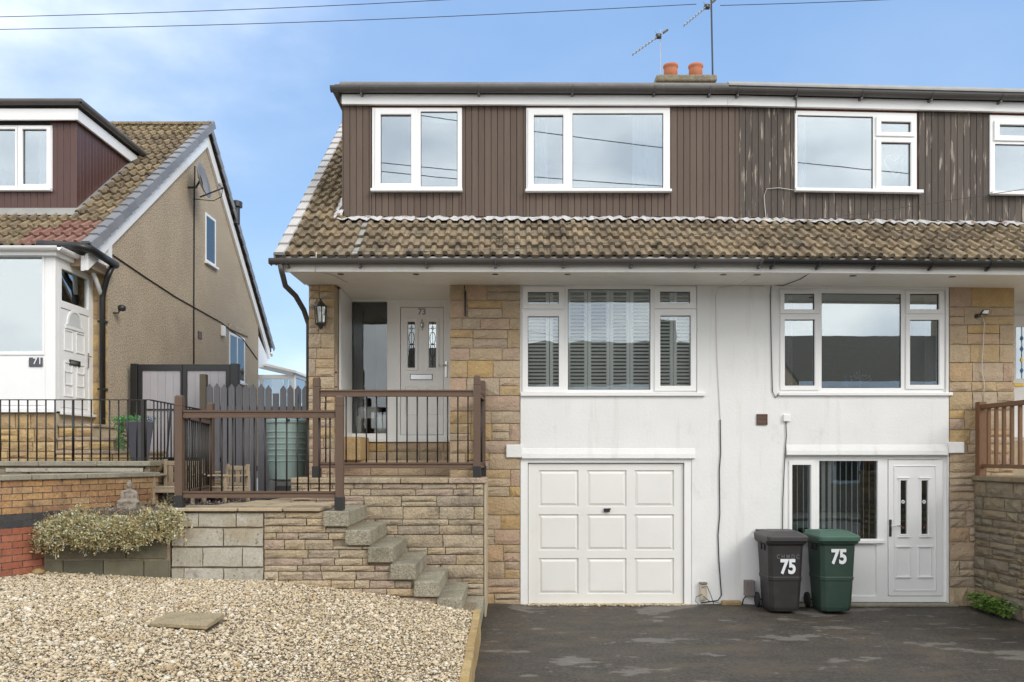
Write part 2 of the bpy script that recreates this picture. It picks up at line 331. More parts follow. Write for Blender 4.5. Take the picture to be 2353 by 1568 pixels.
m_asph = M('asphalt', (.064, .056, .046), .62, .25, 3, .9, 90, fine=.8, spec=.45, stretch=(.62, 1.15, 1),
           stain=[(2.3, (.115, .088, .058), .46, .66, .75), (1.15, (.20, .188, .17), .585, .605, .7), (3.4, (.23, .22, .205), .635, .65, .6), (22, (.24, .2, .15), .64, .69, .7), (5, (.025, .022, .02), .60, .70, .6)])  # pale grey entries paint the sheen of wet patches into the colour; brown is moss
m_ground = M('far_ground', [(.15, .145, .13), (.21, .2, .185)], .9, .2, 2, .3, 40, by='noise')
m_brush = M('silver_leaf', [(.58, .60, .49), (.42, .46, .28), (.70, .71, .62), (.52, .48, .28), (.34, .39, .18), (.64, .64, .53)], .8, .25, 8, by='island')
m_straw = M('straw_stem', [(.46, .32, .14), (.36, .24, .10), (.54, .41, .2)], .9, .2, 8, by='island')
m_green = M('fresh_leaf', [(.07, .17, .03), (.12, .25, .05), (.16, .30, .09)], .6, .2, 20, by='island')
m_greenp = M('bright_leaf', [(.13, .36, .10), (.22, .48, .20), (.30, .56, .30)], .6, .2, 20, by='island')
m_violet = M('violet_flower', [(.14, .13, .42), (.22, .2, .5)], .6, .1, 20, by='island')
m_weed = M('weed_leaf', [(.10, .20, .03), (.18, .30, .06), (.25, .36, .10)], .6, .2, 20, by='island')
m_dish = M('dish_grey', (.22, .22, .23), .5, .05)
g_up = glass_mat('upper_glass', .34, (.84, .88, .90), .012)
g_low = glass_mat('lower_glass', .34, (.72, .75, .74), .015)
g_dark = glass_mat('dark_glass', .16, (.42, .42, .40), .04)
g_hall = glass_mat('hall_glass', .07, (.92, .92, .90), .04)
g_shut = glass_mat('shutter_glass', .15, (.97, .98, .97), .10)
g_ent = glass_mat('entrance_glass', .10, (.85, .86, .84), .05)
g_lamp = glass_mat('lamp_glass', .12, (.9, .86, .72))

# ------------------------------------------------------------------ shared piece meshes
def stone_variants(mat, n=6, seed=1, rel=1.0):
    r = random.Random(seed); out = []
    for k in range(n):
        mb = MB(); nx, nzz = 4, 3; vs = []; fs = []
        for j in range(nzz + 1):
            for i in range(nx + 1):
                edge = i in (0, nx) or j in (0, nzz)
                x = -.5 + i / nx; z = -.5 + j / nzz
                if edge: vs.append((x + r.uniform(-.006, .012) * (1 if i == 0 else -1 if i == nx else 0), -1 + (.45 + r.uniform(-.1, .1)) * rel, z + r.uniform(-.005, .03) * (1 if j == 0 else -1 if j == nzz else 0)))
                else: vs.append((x + r.uniform(-.06, .06), -1 + r.uniform(-.28, .28) * rel, z + r.uniform(-.08, .08)))
        for j in range(nzz):
            for i in range(nx):
                a = j * (nx + 1) + i; fs.append((a, a + 1, a + nx + 2, a + nx + 1))
        ring = [i for i in range(nx + 1)] + [j * (nx + 1) + nx for j in range(1, nzz + 1)] + [nzz * (nx + 1) + i for i in range(nx - 1, -1, -1)] + [j * (nx + 1) for j in range(nzz - 1, 0, -1)]
        n0 = len(vs)
        for q in ring: vs.append((vs[q][0], 0, vs[q][2]))
        m = len(ring)
        for q in range(m): fs.append((ring[(q + 1) % m], ring[q], n0 + q, n0 + (q + 1) % m))
        mb.add(vs, fs); out.append(meshdata(mb, 'stone', mat))
    return out
st_face = stone_variants(m_stone, 7, 1, .75); st_rub = stone_variants(m_rub, 7, 2, .5); st_rubg = stone_variants(m_rubg, 6, 3); st_yel = stone_variants(m_yel, 6, 4)
st_blk = stone_variants(m_block, 3, 5, .12); st_blkd = stone_variants(m_blockd, 3, 6, .1)
def brick_mesh(mat):
    mb = MB(); e = .02
    mb.box(-.5, .5, -.5, .5, -.5, .5); return meshdata(mb, 'brick', mat)
bk_y, bk_d, bk_r = brick_mesh(m_brky), brick_mesh(m_brkd), brick_mesh(m_brkr)
def courses(x0, x1, z0, z1, hr, lr, r, split=.25, smin=.13):
    z = z0
    while z < z1 - .01:
        h = r.uniform(*hr)
        if z1 - (z + h) < hr[0] * .6: h = z1 - z
        x = x0 
        first = True
        while x < x1 - .005:
            l = r.uniform(*lr) * (.6 if first and r.random() < .5 else 1); first = False
            if x1 - (x + l) < lr[0] * .55: l = x1 - x
            if h > smin and l > lr[0] * .8 and r.random() < split:
                k = r.uniform(.4, .6); yield (x, x + l, z, z + h * k); yield (x, x + l, z + h * k, z + h)
            else: yield (x, x + l, z, z + h)
            x += l
        z += h
def lay(kinds, parent, rects, yb, d, joint, r, ang=0, org=(0, 0), name='stone'):
    """stones on a vertical face; rect x measured along the face from org, ang its turn about z"""
    ca, sa = math.cos(ang), math.sin(ang)
    for (x0, x1, z0, z1) in rects:
        u = (x0 + x1) / 2
        loc = (org[0] + u * ca - yb * sa, org[1] + u * sa + yb * ca, (z0 + z1) / 2)
        inst(r.choice(kinds), name, parent, loc, (0, 0, ang), (max(.02, x1 - x0 - joint), d * r.uniform(.85, 1.2), max(.015, z1 - z0 - joint)), dosag=False)

def tile_mesh(mat):
    mb = MB(); xs = [-.15]; z = [0]
    for c in (-.072, .078):
        xs += [c - .038, c - .026, c, c + .026, c + .038]; z += [.002, .036, .048, .036, .002]
    xs.append(.15); z.append(0); n = len(xs); vs = []; fs = []
    for (y, dz) in ((0, .044), (.36, -.012)):
        for i in range(n): vs.append((xs[i], y, z[i] + dz))
    for i in range(n): vs.append((xs[i], .004, z[i] * .9 - .004))
    for i in range(n - 1):
        fs.append((i, i + 1, n + i + 1, n + i)); fs.append((2 * n + i, 2 * n + i + 1, i + 1, i))
    fs += [(0, n, 2 * n), (n - 1, 3 * n - 1, 2 * n - 1)]
    mb.add(vs, fs); return meshdata(mb, 'roof_tile', mat, False)
t_moss, t_far, t_red, t_grey = tile_mesh(m_tile), tile_mesh(m_tile71), tile_mesh(m_tilered), tile_mesh(m_tilegrey)
def verge_mesh(mat, side, dr=.13):      # L-shaped cap; side +1 drops on +x, -1 on -x
    mb = MB(); s = side
    poly = [(-.07 * s, .03), (-.06 * s, .055), (.05 * s, .055), (.07 * s, .035), (.07 * s, -dr), (.055 * s, -dr), (.055 * s, .02), (-.07 * s, .015)]
    n = len(poly); vs = [(p[0], 0, p[1] + .022) for p in poly] + [(p[0], .33, p[1] - .008) for p in poly]
    mb.add(vs, [tuple(range(n)), tuple(range(n, 2 * n))[::-1]] + [(i, n + i, n + (i + 1) % n, (i + 1) % n) for i in range(n)])
    return meshdata(mb, 'verge_tile', mat)

# ------------------------------------------------------------------ window builder
def window(house, Y, outer, lights, sill=None, glass=None, depth=.07, name='window', extra=0):
    x0, y0, x1, y1 = outer
    q = lambda r: (fx(r[0], Y), fx(r[2], Y), fz(r[3], Y), fz(r[1], Y))
    X0, X1, Z0, Z1 = q(outer); hs = [q(p) for _, p in lights]
    fr = build(MB().holes(X0, X1, Z0, Z1, Y, Y + depth, hs), name, m_upvc, house, .006)
    for cas, p in lights:
        P = q(p)
        if cas:
            C = q(cas); build(MB().holes(C[0], C[1], C[2], C[3], Y - .02, Y - .002, [P]), 'casement', m_upvc, fr, .007)
        e = .006
        build(MB().holes(P[0] - .002, P[1] + .002, P[2] - .002, P[3] + .002, Y + .012, Y + .02, [(P[0] + e, P[1] - e, P[2] + e, P[3] - e)]), 'gasket', m_gasket, fr)
        build(MB().box(P[0] - .004, P[1] + .004, Y + .022, Y + .03, P[2] - .004, P[3] + .004), 'pane', glass or g_low, fr)
    if sill:
        S = q(sill); build(MB().box(S[0], S[1], Y - .07, Y - .003, S[2], S[3]), 'sill', m_upvc, fr, .006)
    return fr
def room(house, x0, x1, y0, y1, z0, z1, mat):
    mb = MB().box(x0, x1, y0, y1, z0, z1); mb.f.pop(2); return build(mb, 'room', mat, house, dosag=False)
def curtain(X0, X1, Z0, Z1, Y, label, amp=.035, waves=5, lean=0.0, group=None):
    mb = MB(); n = waves * 8
    vs = []
    for j in range(5):
        t = j / 4; z = Z1 + (Z0 - Z1) * t
        for i in range(n + 1):
            u = i / n; vs.append((X0 + (X1 - X0) * u * (1 - lean * (1 - abs(2 * t - 1)) if lean else 1), Y + amp * math.sin(u * waves * 2 * math.pi) * (.6 + .4 * t), z))
    mb.add(vs, [(j * (n + 1) + i, j * (n + 1) + i + 1, (j + 1) * (n + 1) + i + 1, (j + 1) * (n + 1) + i) for j in range(4) for i in range(n)])
    o = build(mb, 'curtain', m_cur, None, smooth=True)
    m = o.modifiers.new('thick', 'SOLIDIFY'); m.thickness = .006
    return top(o, label, 'curtain', group)

# ================================================================== GROUND
def gbase(X):
    xs = [-7, -5.45, -3.77, -2.7, -2.07, -1.34, -.47, 0]; zs = [.78, .74, .66, .635, .56, .46, .30, .28]
    return float(np.interp(X, xs, zs))
def gz(X, Y):
    d = max(0, -(Y + 2)); k = min(1, max(0, (X + 4.2) / 3.8)); return gbase(X) - .045 * min(d, 4.6) * k
def kz(Y): return gz(-.43, Y) + .02
far = MB().add([(-300, -300, -.06), (300, -300, -.06), (300, 300, -.06), (-300, 300, -.06)], [(0, 1, 2, 3)])
struct(build(far, 'ground', m_ground))
# driveway: gently uneven asphalt sheet
mb = MB(); nx, ny = 60, 46
for j in range(ny + 1):
    for i in range(nx + 1):
        X = -.36 + 10.4 * i / nx; Y = -7.6 + 7.66 * j / ny
        z = .012 * math.sin(X * 1.7 + Y * .8) * math.sin(Y * 1.3) + (.03 * math.exp(-((X - 2.9) / .5) ** 2 - (Y / .25) ** 2)) - .02
        z += .05 * math.exp(-((X + .25) / .4) ** 2 - ((Y + .35) / .5) ** 2)
        mb.v.append((X, Y, z + (.012 if Y > -.3 else 0)))
mb.f = [(j * (nx + 1) + i, j * (nx + 1) + i + 1, (j + 1) * (nx + 1) + i + 1, (j + 1) * (nx + 1) + i) for j in range(ny) for i in range(nx)]
struct(build(mb, 'driveway', m_asph, smooth=True))
struct(build(MB().box(-30, 30, -14.2, -7.62, -.3, -.03), 'road', m_ground))
mb = MB(); nx, ny = 70, 56
for j in range(ny + 1):
    for i in range(nx + 1):
        X = -7.2 + 6.78 * i / nx; Y = -7.6 + 6.2 * j / ny; mb.v.append((X, Y, gz(X, Y) - .012))
mb.f = [(j * (nx + 1) + i, j * (nx + 1) + i + 1, (j + 1) * (nx + 1) + i + 1, (j + 1) * (nx + 1) + i) for j in range(ny) for i in range(nx)]
struct(build(mb, 'gravel_bed', m_gbed, smooth=True))
# cracks in the asphalt
def gp(px, py, z=0.0): Yd = (CZ - z) * F / (py - HZ); return ((px - PX0) * Yd / F, Yd + CAMY)
DRV = [o for o in COL.objects if o.name == 'driveway'][0]
for line in ([(1700, 1440), (1760, 1462), (1821, 1476), (1862, 1498), (1905, 1525), (1940, 1540), (1990, 1566)], [(1330, 1420), (1420, 1436), (1520, 1430), (1600, 1442)], [(2010, 1440), (2080, 1475), (2180, 1490)]):
    rc_ = random.Random(len(line)); pts = []
    for (a_, b_) in zip(line[:-1], line[1:]):
        for t_ in range(5): 
            q_ = gp(a_[0] + (b_[0] - a_[0]) * t_ / 5 + rc_.uniform(-4, 4), a_[1] + (b_[1] - a_[1]) * t_ / 5 + rc_.uniform(-2, 2)); pts.append(q_)
    mbk = MB(); n_ = len(pts)
    for i_, q_ in enumerate(pts):
        w_ = rc_.uniform(.002, .006); z_ = .012 * math.sin(q_[0] * 1.7 + q_[1] * .8) * math.sin(q_[1] * 1.3) - .02 + .006
        mbk.v += [(q_[0], q_[1] - w_, z_), (q_[0], q_[1] + w_, z_)]
    mbk.f = [(2 * i_, 2 * i_ + 2, 2 * i_ + 3, 2 * i_ + 1) for i_ in range(n_ - 1)]
    build(mbk, 'asphalt_crack', m_gasket, DRV, dosag=False)
# loose gravel
def gravel():
    g = np.random.default_rng(3); N = 112000
    X = g.uniform(-6.6, -.43, N); Y = -2.0 - 4.9 * g.random(N) ** 1.0
    ok = (np.abs(X) < .66 * (Y + 11) + .9) & (X > -6.05 - (Y + 3.45) * -.5 * 0 - 1)
    wall_x = -5.45 + (Y + 2.4) * (.89 / 1.7) + .06
    ok &= (X > wall_x) & ~((X > -3.03) & (X < -2.51) & (Y > -4.33) & (Y < -3.88))
    X, Y = X[ok], Y[ok]; n = len(X)
    z = np.array([gz(x, y) for x, y in zip(X, Y)])
    t = (1 + 5 ** .5) / 2
    iv = np.array([(-1, t, 0), (1, t, 0), (-1, -t, 0), (1, -t, 0), (0, -1, t), (0, 1, t), (0, -1, -t), (0, 1, -t), (t, 0, -1), (t, 0, 1), (-t, 0, -1), (-t, 0, 1)]) / math.hypot(1, t)
    fc = np.array([(0, 11, 5), (0, 5, 1), (0, 1, 7), (0, 7, 10), (0, 10, 11), (1, 5, 9), (5, 11, 4), (11, 10, 2), (10, 7, 6), (7, 1, 8), (3, 9, 4), (3, 4, 2), (3, 2, 6), (3, 6, 8), (3, 8, 9), (4, 9, 5), (2, 4, 11), (6, 2, 10), (8, 6, 7), (9, 8, 1)])
    size = np.clip(g.lognormal(math.log(.0067), .45, n), .004, .034)
    sc = size[:, None] * np.stack([g.uniform(.9, 1.5, n), g.uniform(.7, 1.1, n), g.uniform(.45, .85, n)], 1)
    P = iv[None] * (1 + g.uniform(-.22, .22, (n, 12, 1))) * sc[:, None, :]
    a, b = g.uniform(0, 2 * math.pi, n), g.normal(0, .45, n)
    ca, sa, cb, sb = np.cos(a)[:, None], np.sin(a)[:, None], np.cos(b)[:, None], np.sin(b)[:, None]
    x1 = P[..., 0]; y1 = P[..., 1] * cb - P[..., 2] * sb; z1 = P[..., 1] * sb + P[..., 2] * cb
    V = np.stack([x1 * ca - y1 * sa + X[:, None], x1 * sa + y1 * ca + Y[:, None], z1 + (z + size * .25 + g.random(n) * .008)[:, None]], -1).reshape(-1, 3)
    Fc = (fc[None] + (np.arange(n) * 12)[:, None, None]).reshape(-1, 3)
    me = bpy.data.meshes.new('gravel'); me.vertices.add(len(V)); me.vertices.foreach_set('co', V.ravel())
    me.loops.add(len(Fc) * 3); me.loops.foreach_set('vertex_index', Fc.ravel()); me.polygons.add(len(Fc))
    me.polygons.foreach_set('loop_start', np.arange(0, len(Fc) * 3, 3)); me.polygons.foreach_set('loop_total', np.full(len(Fc), 3))
    me.update(calc_edges=True); me.materials.append(m_grav)
    o = bpy.data.objects.new('gravel', me); COL.objects.link(o); stuff(o); o['label'] = 'pale buff gravel chippings covering the sloping front garden'
gravel()
o = build(MB().add([(-3.01, -4.30, .648), (-2.51, -4.36, .638), (-2.53, -3.90, .648), (-3.03, -3.86, .655), (-3.01, -4.30, .61), (-2.51, -4.36, .60), (-2.53, -3.90, .60), (-3.03, -3.86, .61)],
      [(0, 1, 2, 3), (0, 4, 5, 1), (1, 5, 6, 2), (2, 6, 7, 3), (3, 7, 4, 0), (4, 7, 6, 5)]), 'paving_slab', m_oldslab, None, .008)
top(o, 'single tan paving slab lying loose in the middle of the gravel', 'slab')
# kerb edging
kb = thing('edging_kerb', (-.39, -4, kz(-4) - .2), 'yellow stone kerb edging between the gravel and the asphalt driveway', 'kerb')
y = -1.98; r_ = random.Random(3)
while y > -6.9:
    l = r_.uniform(.42, .6); a, b = y - l + .012, y; w0 = r_.uniform(-.006, .006)
    mb = MB().add([(-.435 + w0, a, -.05), (-.345 + w0, a, -.05), (-.345, b, -.05), (-.435, b, -.05), (-.43 + w0, a, kz(a)), (-.35 + w0, a, kz(a)), (-.35, b, kz(b)), (-.43, b, kz(b))],
                  [(3, 2, 1, 0), (4, 5, 6, 7), (0, 1, 5, 4), (1, 2, 6, 5), (2, 3, 7, 6), (3, 0, 4, 7)])
    build(mb, 'kerb_stone', m_kerb, kb, .012); y -= l

# ================================================================== RETAINING WALLS, STEPS, TERRACE (No. 73)
TZ = 1.415
tr = struct(build(MB().prism([(-5.30, -1.95), (-2.1, -1.95), (-2.1, -.84), (-2.72, -.84), (-2.72, 2.7), (-4.5, 2.7), (-4.5, .1)], 'z', .2, TZ), 'terrace', m_soil))
r_ = random.Random(12)
for k, (a, b) in enumerate(((-3.80, -3.05), (-3.04, -2.55), (-2.54, -2.12))):     # front row of flags, oversailing the wall a little
    build(MB().box(a, b - .008, -2.035, -1.48, TZ, TZ + .035), 'paving_slab', m_slab, tr, .006)
for (a, b, c, d) in ((-3.5, -2.9, -1.472, -.95), (-2.89, -2.2, -1.472, -.90), (-3.35, -2.80, -.945, -.4), (-3.2, -2.80, -.39, .3)):
    build(MB().box(a, b - .008, c, d, TZ, TZ + .034), 'paving_slab', m_slab, tr, .006)
# loose bark chippings in the terrace bed
mb = MB(); r_ = random.Random(77)
for k in range(2600):
    X = r_.uniform(-4.95, -2.85); Y = r_.uniform(-1.9, 2.0)
    if X < -5.3 + (Y + 1.95) * .42 + .08 or (X > -3.5 and Y < .3): continue
    mb.leaf((X, Y, TZ + .006), (r_.uniform(-1, 1), r_.uniform(-1, 1), r_.uniform(-.1, .5)), (0, 0, 1), r_.uniform(.02, .05), r_.uniform(.012, .025))
o = stuff(build(mb, 'bark_chippings', M('bark_chip', [(.10, .07, .055), (.2, .16, .14), (.33, .29, .27), (.06, .04, .03)], .9, .2, 20, by='island'))); o['label'] = 'loose bark and slate chippings on the terrace bed'

STEPX = [fx(c, -2.0) for c in (743.9, 794, 846, 898, 952, 1004, 1060)]
STEPZ = [1.415, 1.205, 1.015, .825, .632, .447, .275]
fw = thing('front_retaining_wall', (-2.4, -1.97, .3), 'low front retaining wall of pale blocks and thin coursed stone beside the steps', 'wall')
poly = [(-3.80, .15), (-.36, .05), (-.36, .10)]
for k in range(6, -1, -1):
    poly += [(STEPX[k] + .31 if k == 6 else STEPX[k + 1] + .015, STEPZ[k] - .175), (STEPX[k] + .015, STEPZ[k] - .175)]
poly = [(min(q[0], -.37), q[1]) for q in [(-3.80, .15), (-.36, .0)] + poly[3:]] + [(STEPX[0] + .015, 1.405), (-3.80, 1.405)]
build(MB().prism(poly, 'y', -1.955, -.86), 'mortar_core', m_mortd, fw)
r_ = random.Random(4)
Xd = fx(604, -2.0)
blk = []
for (z0, z1, offs) in ((1.235, 1.395, [0, .30, .72, 1.12]), (1.02, 1.225, [0, .14, .58, 1.02]), (.79, 1.01, [0, .35, .79]), (.56, .78, [0, .14, .58])):
    xs = [-3.80 + q for q in offs if -3.80 + q < Xd - .1] + [Xd]
    for a, b in zip(xs[:-1], xs[1:]): blk.append((a, b, z0, z1))
lay(st_blk, fw, blk, -1.955, .035, .008, r_, name='concrete_block')
def stepline(x):
    z = 1.40
    for k in range(7):
        if x > STEPX[k] + .01: z = STEPZ[k] - .185
    return z
def under(rects, smax):
    for (x0, x1, z0, z1) in rects:
        if z1 < gz((x0 + x1) / 2, -2) - .06: continue
        t = stepline(x1 - .01)
        if z0 >= t - .03:
            # cut back to the step above
            xs = [STEPX[k] for k in range(7) if stepline(STEPX[k] - .001) > z0 + .03 and STEPX[k] > x0 + .06 and STEPX[k] < x1]
            if xs: x1 = max(xs)
            else: continue
            t = stepline(x1 - .01)
        yield (x0, x1, z0, min(z1, t))
lay(st_rub, fw, list(under(courses(Xd + .01, -.37, .12, 1.40, (.062, .115), (.16, .5), r_, .0), 0)), -1.955, .04, .008, r_)
st = thing('stone_steps', (-1.5, -1.45, .3), 'flight of seven rough concrete steps climbing left between two stone walls', 'steps')
for k in range(7):
    x0 = STEPX[k]; x1 = x0 + (.282 if k < 6 else .30); j = r_.uniform(-.012, .012)
    build(MB().box(x0, min(x1, -.345), -2.035 + j, -.865, STEPZ[k] - .17, STEPZ[k]), 'step', m_step, st, .012, segs=2)

uw = thing('upper_retaining_wall', (-1.5, -.83, 0), 'taller coursed stone retaining wall behind the steps below the porch railing', 'wall')
UX0, UX1 = -2.78, -.325; UZ = 1.755
build(MB().box(UX0 + .02, UX1 - .03, -.80, -.45, 0, UZ - .07), 'mortar_core', m_mortd, uw)
build(MB().box(UX1 - .028, UX1, -.845, -.0, -.02, UZ - .06), 'end_render', m_mortar, uw, .01)
r_ = random.Random(21)
lay(st_rub, uw, list(courses(UX0, UX1 - .03, .05, UZ - .075, (.07, .19), (.2, .62), r_, .35, .13)), -.80, .04, .008, r_)
x = UX0 + .0
while x < UX1 - .02:
    l = min(r_.uniform(.5, .8), UX1 + .015 - x)
    if UX1 + .015 - (x + l) < .2: l = UX1 + .015 - x
    build(MB().box(x, x + l - .008, -.865, -.38, UZ - .07, UZ), 'coping_stone', m_rub, uw, .012); x += l
# porch platform
pp = struct(build(MB().box(-2.72, -.36, -.44, .99, .05, UZ - .012), 'porch_platform', m_slab))

# planter wall on the left, with trailing plant
pw = thing('planter_wall', (-4.5, -2.0, .5), 'low mossy grey block wall half hidden under the trailing silver plant', 'wall')
build(MB().box(-5.22, -3.82, -1.985, -1.80, .3, 1.28), 'mortar_core', m_mortd, pw)
r_ = random.Random(9); rc = []
for i, z0 in enumerate((.42, .65, .88, 1.09)):
    x = -5.2 + (.2 if i % 2 else 0)
    if i % 2: rc.append((-5.2, -5.0, z0, z0 + (.22 if i < 3 else .18)))
    while x < -3.83:
        b = min(x + .45, -3.82); rc.append((x, b, z0, z0 + (.22 if i < 3 else .18))); x = b
lay(st_blkd, pw, [q for q in rc if q[1] - q[0] > .05], -1.985, .022, .012, r_, name='concrete_block')
def trailing():
    r = random.Random(5); lf = MB(); stm = MB(); dry = MB()
    for k in range(980):
        x0 = r.uniform(-5.12, -3.72); t = (x0 + 5.12) / 1.4
        p = Vector((x0, -1.92 + r.uniform(-.12, .14), 1.25 + r.uniform(-.03, .11) + .05 * math.sin(t * 7 + 1) - (.10 if t < .12 else 0)))
        drop = r.uniform(.06, .27) * (1.1 - .35 * math.sin(t * 9) ** 2) * (.75 if .55 < t < .78 else 1)
        d = Vector((r.uniform(-.6, .6), -r.uniform(.35, 1.0), r.uniform(-.1, .55))).normalized(); pts = [p.copy()]; n = 9
        v = d * .05
        for i in range(n):
            v += Vector((r.uniform(-.008, .008), r.uniform(-.004, .004), -.012 * (drop / .3))); v = v.normalized() * (.022 + drop * .062); p = p + v
            if p.y > -2.04 and p.z < 1.28: p.y = -2.04 - r.random() * .03
            pts.append(p.copy())
        stm.tube(pts[::2] if len(pts) % 2 else pts, .0028, 3)
        for i, q in enumerate(pts[1:]):
            for c in range(3 if i > 4 else 2):
                (dry if i > 3 and r.random() < .55 else lf).leaf(q + Vector((r.uniform(-.02, .02), r.uniform(-.02, .02), r.uniform(-.02, .02))), (r.uniform(-1, 1), r.uniform(-1, .3), r.uniform(-.6, 1)), (r.uniform(-1, 1), r.uniform(-1, 1), 1), r.uniform(.022, .048), r.uniform(.011, .021))
        if r.random() < .16:
            q = pts[2]; stm.tube([q, q + Vector((r.uniform(-.04, .04), r.uniform(-.04, .02), .10)), q + Vector((r.uniform(-.06, .06), r.uniform(-.06, .02), .16))], .0015, 3)
            for c in range(5): lf.leaf(q + Vector((r.uniform(-.05, .05), r.uniform(-.05, .02), .16 + r.uniform(-.03, .03))), (r.uniform(-1, 1), -1, r.uniform(-1, 1)), (0, 0, 1), .012, .009)
    pl = thing('trailing_plant', (-4.42, -1.95, 1.2), 'silver green and straw coloured trailing plant spilling over the low grey block wall', 'plant')
    build(lf, 'foliage', m_brush, pl); build(dry, 'dry_foliage', M('dry_leaf', [(.42, .31, .13), (.50, .40, .20), (.34, .30, .13), (.46, .42, .25)], .85, .25, 8, by='island'), pl); build(stm, 'stems', m_straw, pl)
trailing()
# stones at the foot of the planter wall
for (px, s, lab) in ((95, .07, 'brown rock at the left corner of the gravel beside the red brickwork'),):
    mb = MB().lathe([(s * .5, 0), (s, s * .3), (s * .85, s * .75), (s * .3, s)], (fx(px, -2.1), -2.16, gz(fx(px, -2.1), -2.2)), 9)
    top(build(mb, 'rock', m_kerb, None, .01, True), lab, 'rock')

# left brick boundary wall
bd = Vector((.89, 1.7)).normalized(); BA = Vector((-5.45, -2.4)); ba = math.atan2(bd.y, bd.x)
bw = thing('brick_wall', (-5.1, -1.6, .5), 'golden brick boundary wall with dark band and red base at the left edge', 'wall')
nrm = Vector((bd.y, -bd.x))
def bpos(u, d): q = BA + bd * u + nrm * d; return q
tfb = lambda v: (BA.x + bd.x * v[0] + nrm.x * v[1], BA.y + bd.y * v[0] + nrm.y * v[1], v[2])
build(MB(tfb).box(-1.0, 1.98, -.2, -.012, .3, 1.76), 'mortar_core', m_mortd, bw)
r_ = random.Random(31)
for i in range(16):
    z0 = .59 + i * .0735; me = bk_r if z0 < 1.205 - .02 else bk_d if z0 < 1.35 - .02 else bk_y
    u = -1.0 - (.1125 if i % 2 else 0)
    while u < 1.98:
        a, b = max(u, -1.0), min(u + .225, 1.98); u += .225
        if b - a < .04: continue
        q = bpos((a + b) / 2, -.05 + r_.uniform(-.002, .003)); inst(me, 'brick', bw, (q.x, q.y, z0 + .037), (0, 0, ba + r_.uniform(-.006, .006)), (b - a - .010, .10, .064))
for (a, b) in ((-1.0, -.35), (-.345, .32), (.325, .98), (.985, 1.98)):
    build(MB(tfb).box(a, b, -.24, .035, 1.765, 1.825), 'coping_stone', m_conc, bw, .01)

# ================================================================== railings
def post(parent, X, Y, z0, z1, s=.085):
    h = s / 2
    p = build(MB().box(X - h, X + h, Y - h, Y + h, z0, z1 - .02).frustum((X - h, X + h, Y - h, Y + h), z1 - .02, (X - h * .7, X + h * .7, Y - h * .7, Y + h * .7), z1), 'post', m_rail, parent, .004)
    build(MB().box(X - h - .004, X + h + .004, Y - h - .004, Y + h + .004, z1 - .115, z1 - .105), 'post_ring', m_rail, p, .003)
    build(MB().box(X - h - .008, X + h + .008, Y - h - .008, Y + h + .008, z0, z0 + .145), 'post_shoe', m_shoe, p, .004)
bar_me = meshdata(MB().lathe([(.0095, -.5), (.0095, .5)], n=8), 'baluster', m_iron, True)
def rails(parent, a, b, ztop, zbot, n):
    a, b = Vector(a), Vector(b); d = (b - a); L = d.length; d.normalize(); pn = Vector((-d.y, d.x))
    tf = lambda v: (a.x + d.x * v[0] + pn.x * v[1], a.y + d.y * v[0] + pn.y * v[1], v[2])
    for (z0, z1) in ((ztop - .085, ztop), (zbot - .075, zbot)):
        m = (z0 + z1) / 2
        poly = [(-.032, z0), (.032, z0), (.032, z0 + .02), (.022, z0 + .03), (.022, z1 - .03), (.034, z1 - .018), (.034, z1), (-.034, z1), (-.034, z1 - .018), (-.022, z1 - .03), (-.022, z0 + .03), (-.032, z0 + .02)]
        build(MB(tf).prism(poly, 'x', 0, L), 'rail', m_rail, parent)
    for k in range(n):
        u = (k + .5) * L / n; q = a + d * u
        inst(bar_me, 'baluster', parent, (q.x, q.y, (ztop - .08 + zbot - .004) / 2), (0, 0, 0), (1, 1, ztop - .08 - zbot + .004))
RA = thing('front_railing', (-2.9, -1.95, TZ), 'brown composite railing with black bars on the low front wall, nearest the gravel', 'railing', 'brown railings in front of the house')
zA0 = TZ + .03
post(RA, fx(411, -1.95), -1.93, zA0, fz(908, -1.97)); post(RA, fx(780, -1.95), -1.93, zA0 - .02, fz(909, -1.97)); 
Yb = .02
post(RA, fx(484, Yb), Yb, TZ, fz(926, Yb))
za, zb = fz(943, -1.96), fz(1129, -1.96)
rails(RA, (fx(411, -1.95) + .05, -1.93), (fx(780, -1.95) - .05, -1.93), za, zb, 14)
rails(RA, (fx(411, -1.95), -1.88), (fx(484, Yb), Yb - .05), za, zb, 14)
RB = thing('porch_railing', (-1.5, -.75, UZ), 'brown composite railing with black bars on the upper wall before the front door', 'railing', 'brown railings in front of the house')
post(RB, fx(727, -.78), -.76, UZ, fz(867, -.8)); post(RB, fx(1096, -.78), -.76, UZ, fz(863, -.8)); post(RB, -.40, -.09, UZ, fz(863, -.8) - .0)
za, zb = fz(896, -.79), fz(1063, -.79)
rails(RB, (fx(727, -.78) + .05, -.76), (fx(1096, -.78) - .05, -.76), za, zb, 15)
rails(RB, (fx(1096, -.78) + .0, -.715), (-.40, -.135), za, zb, 5)

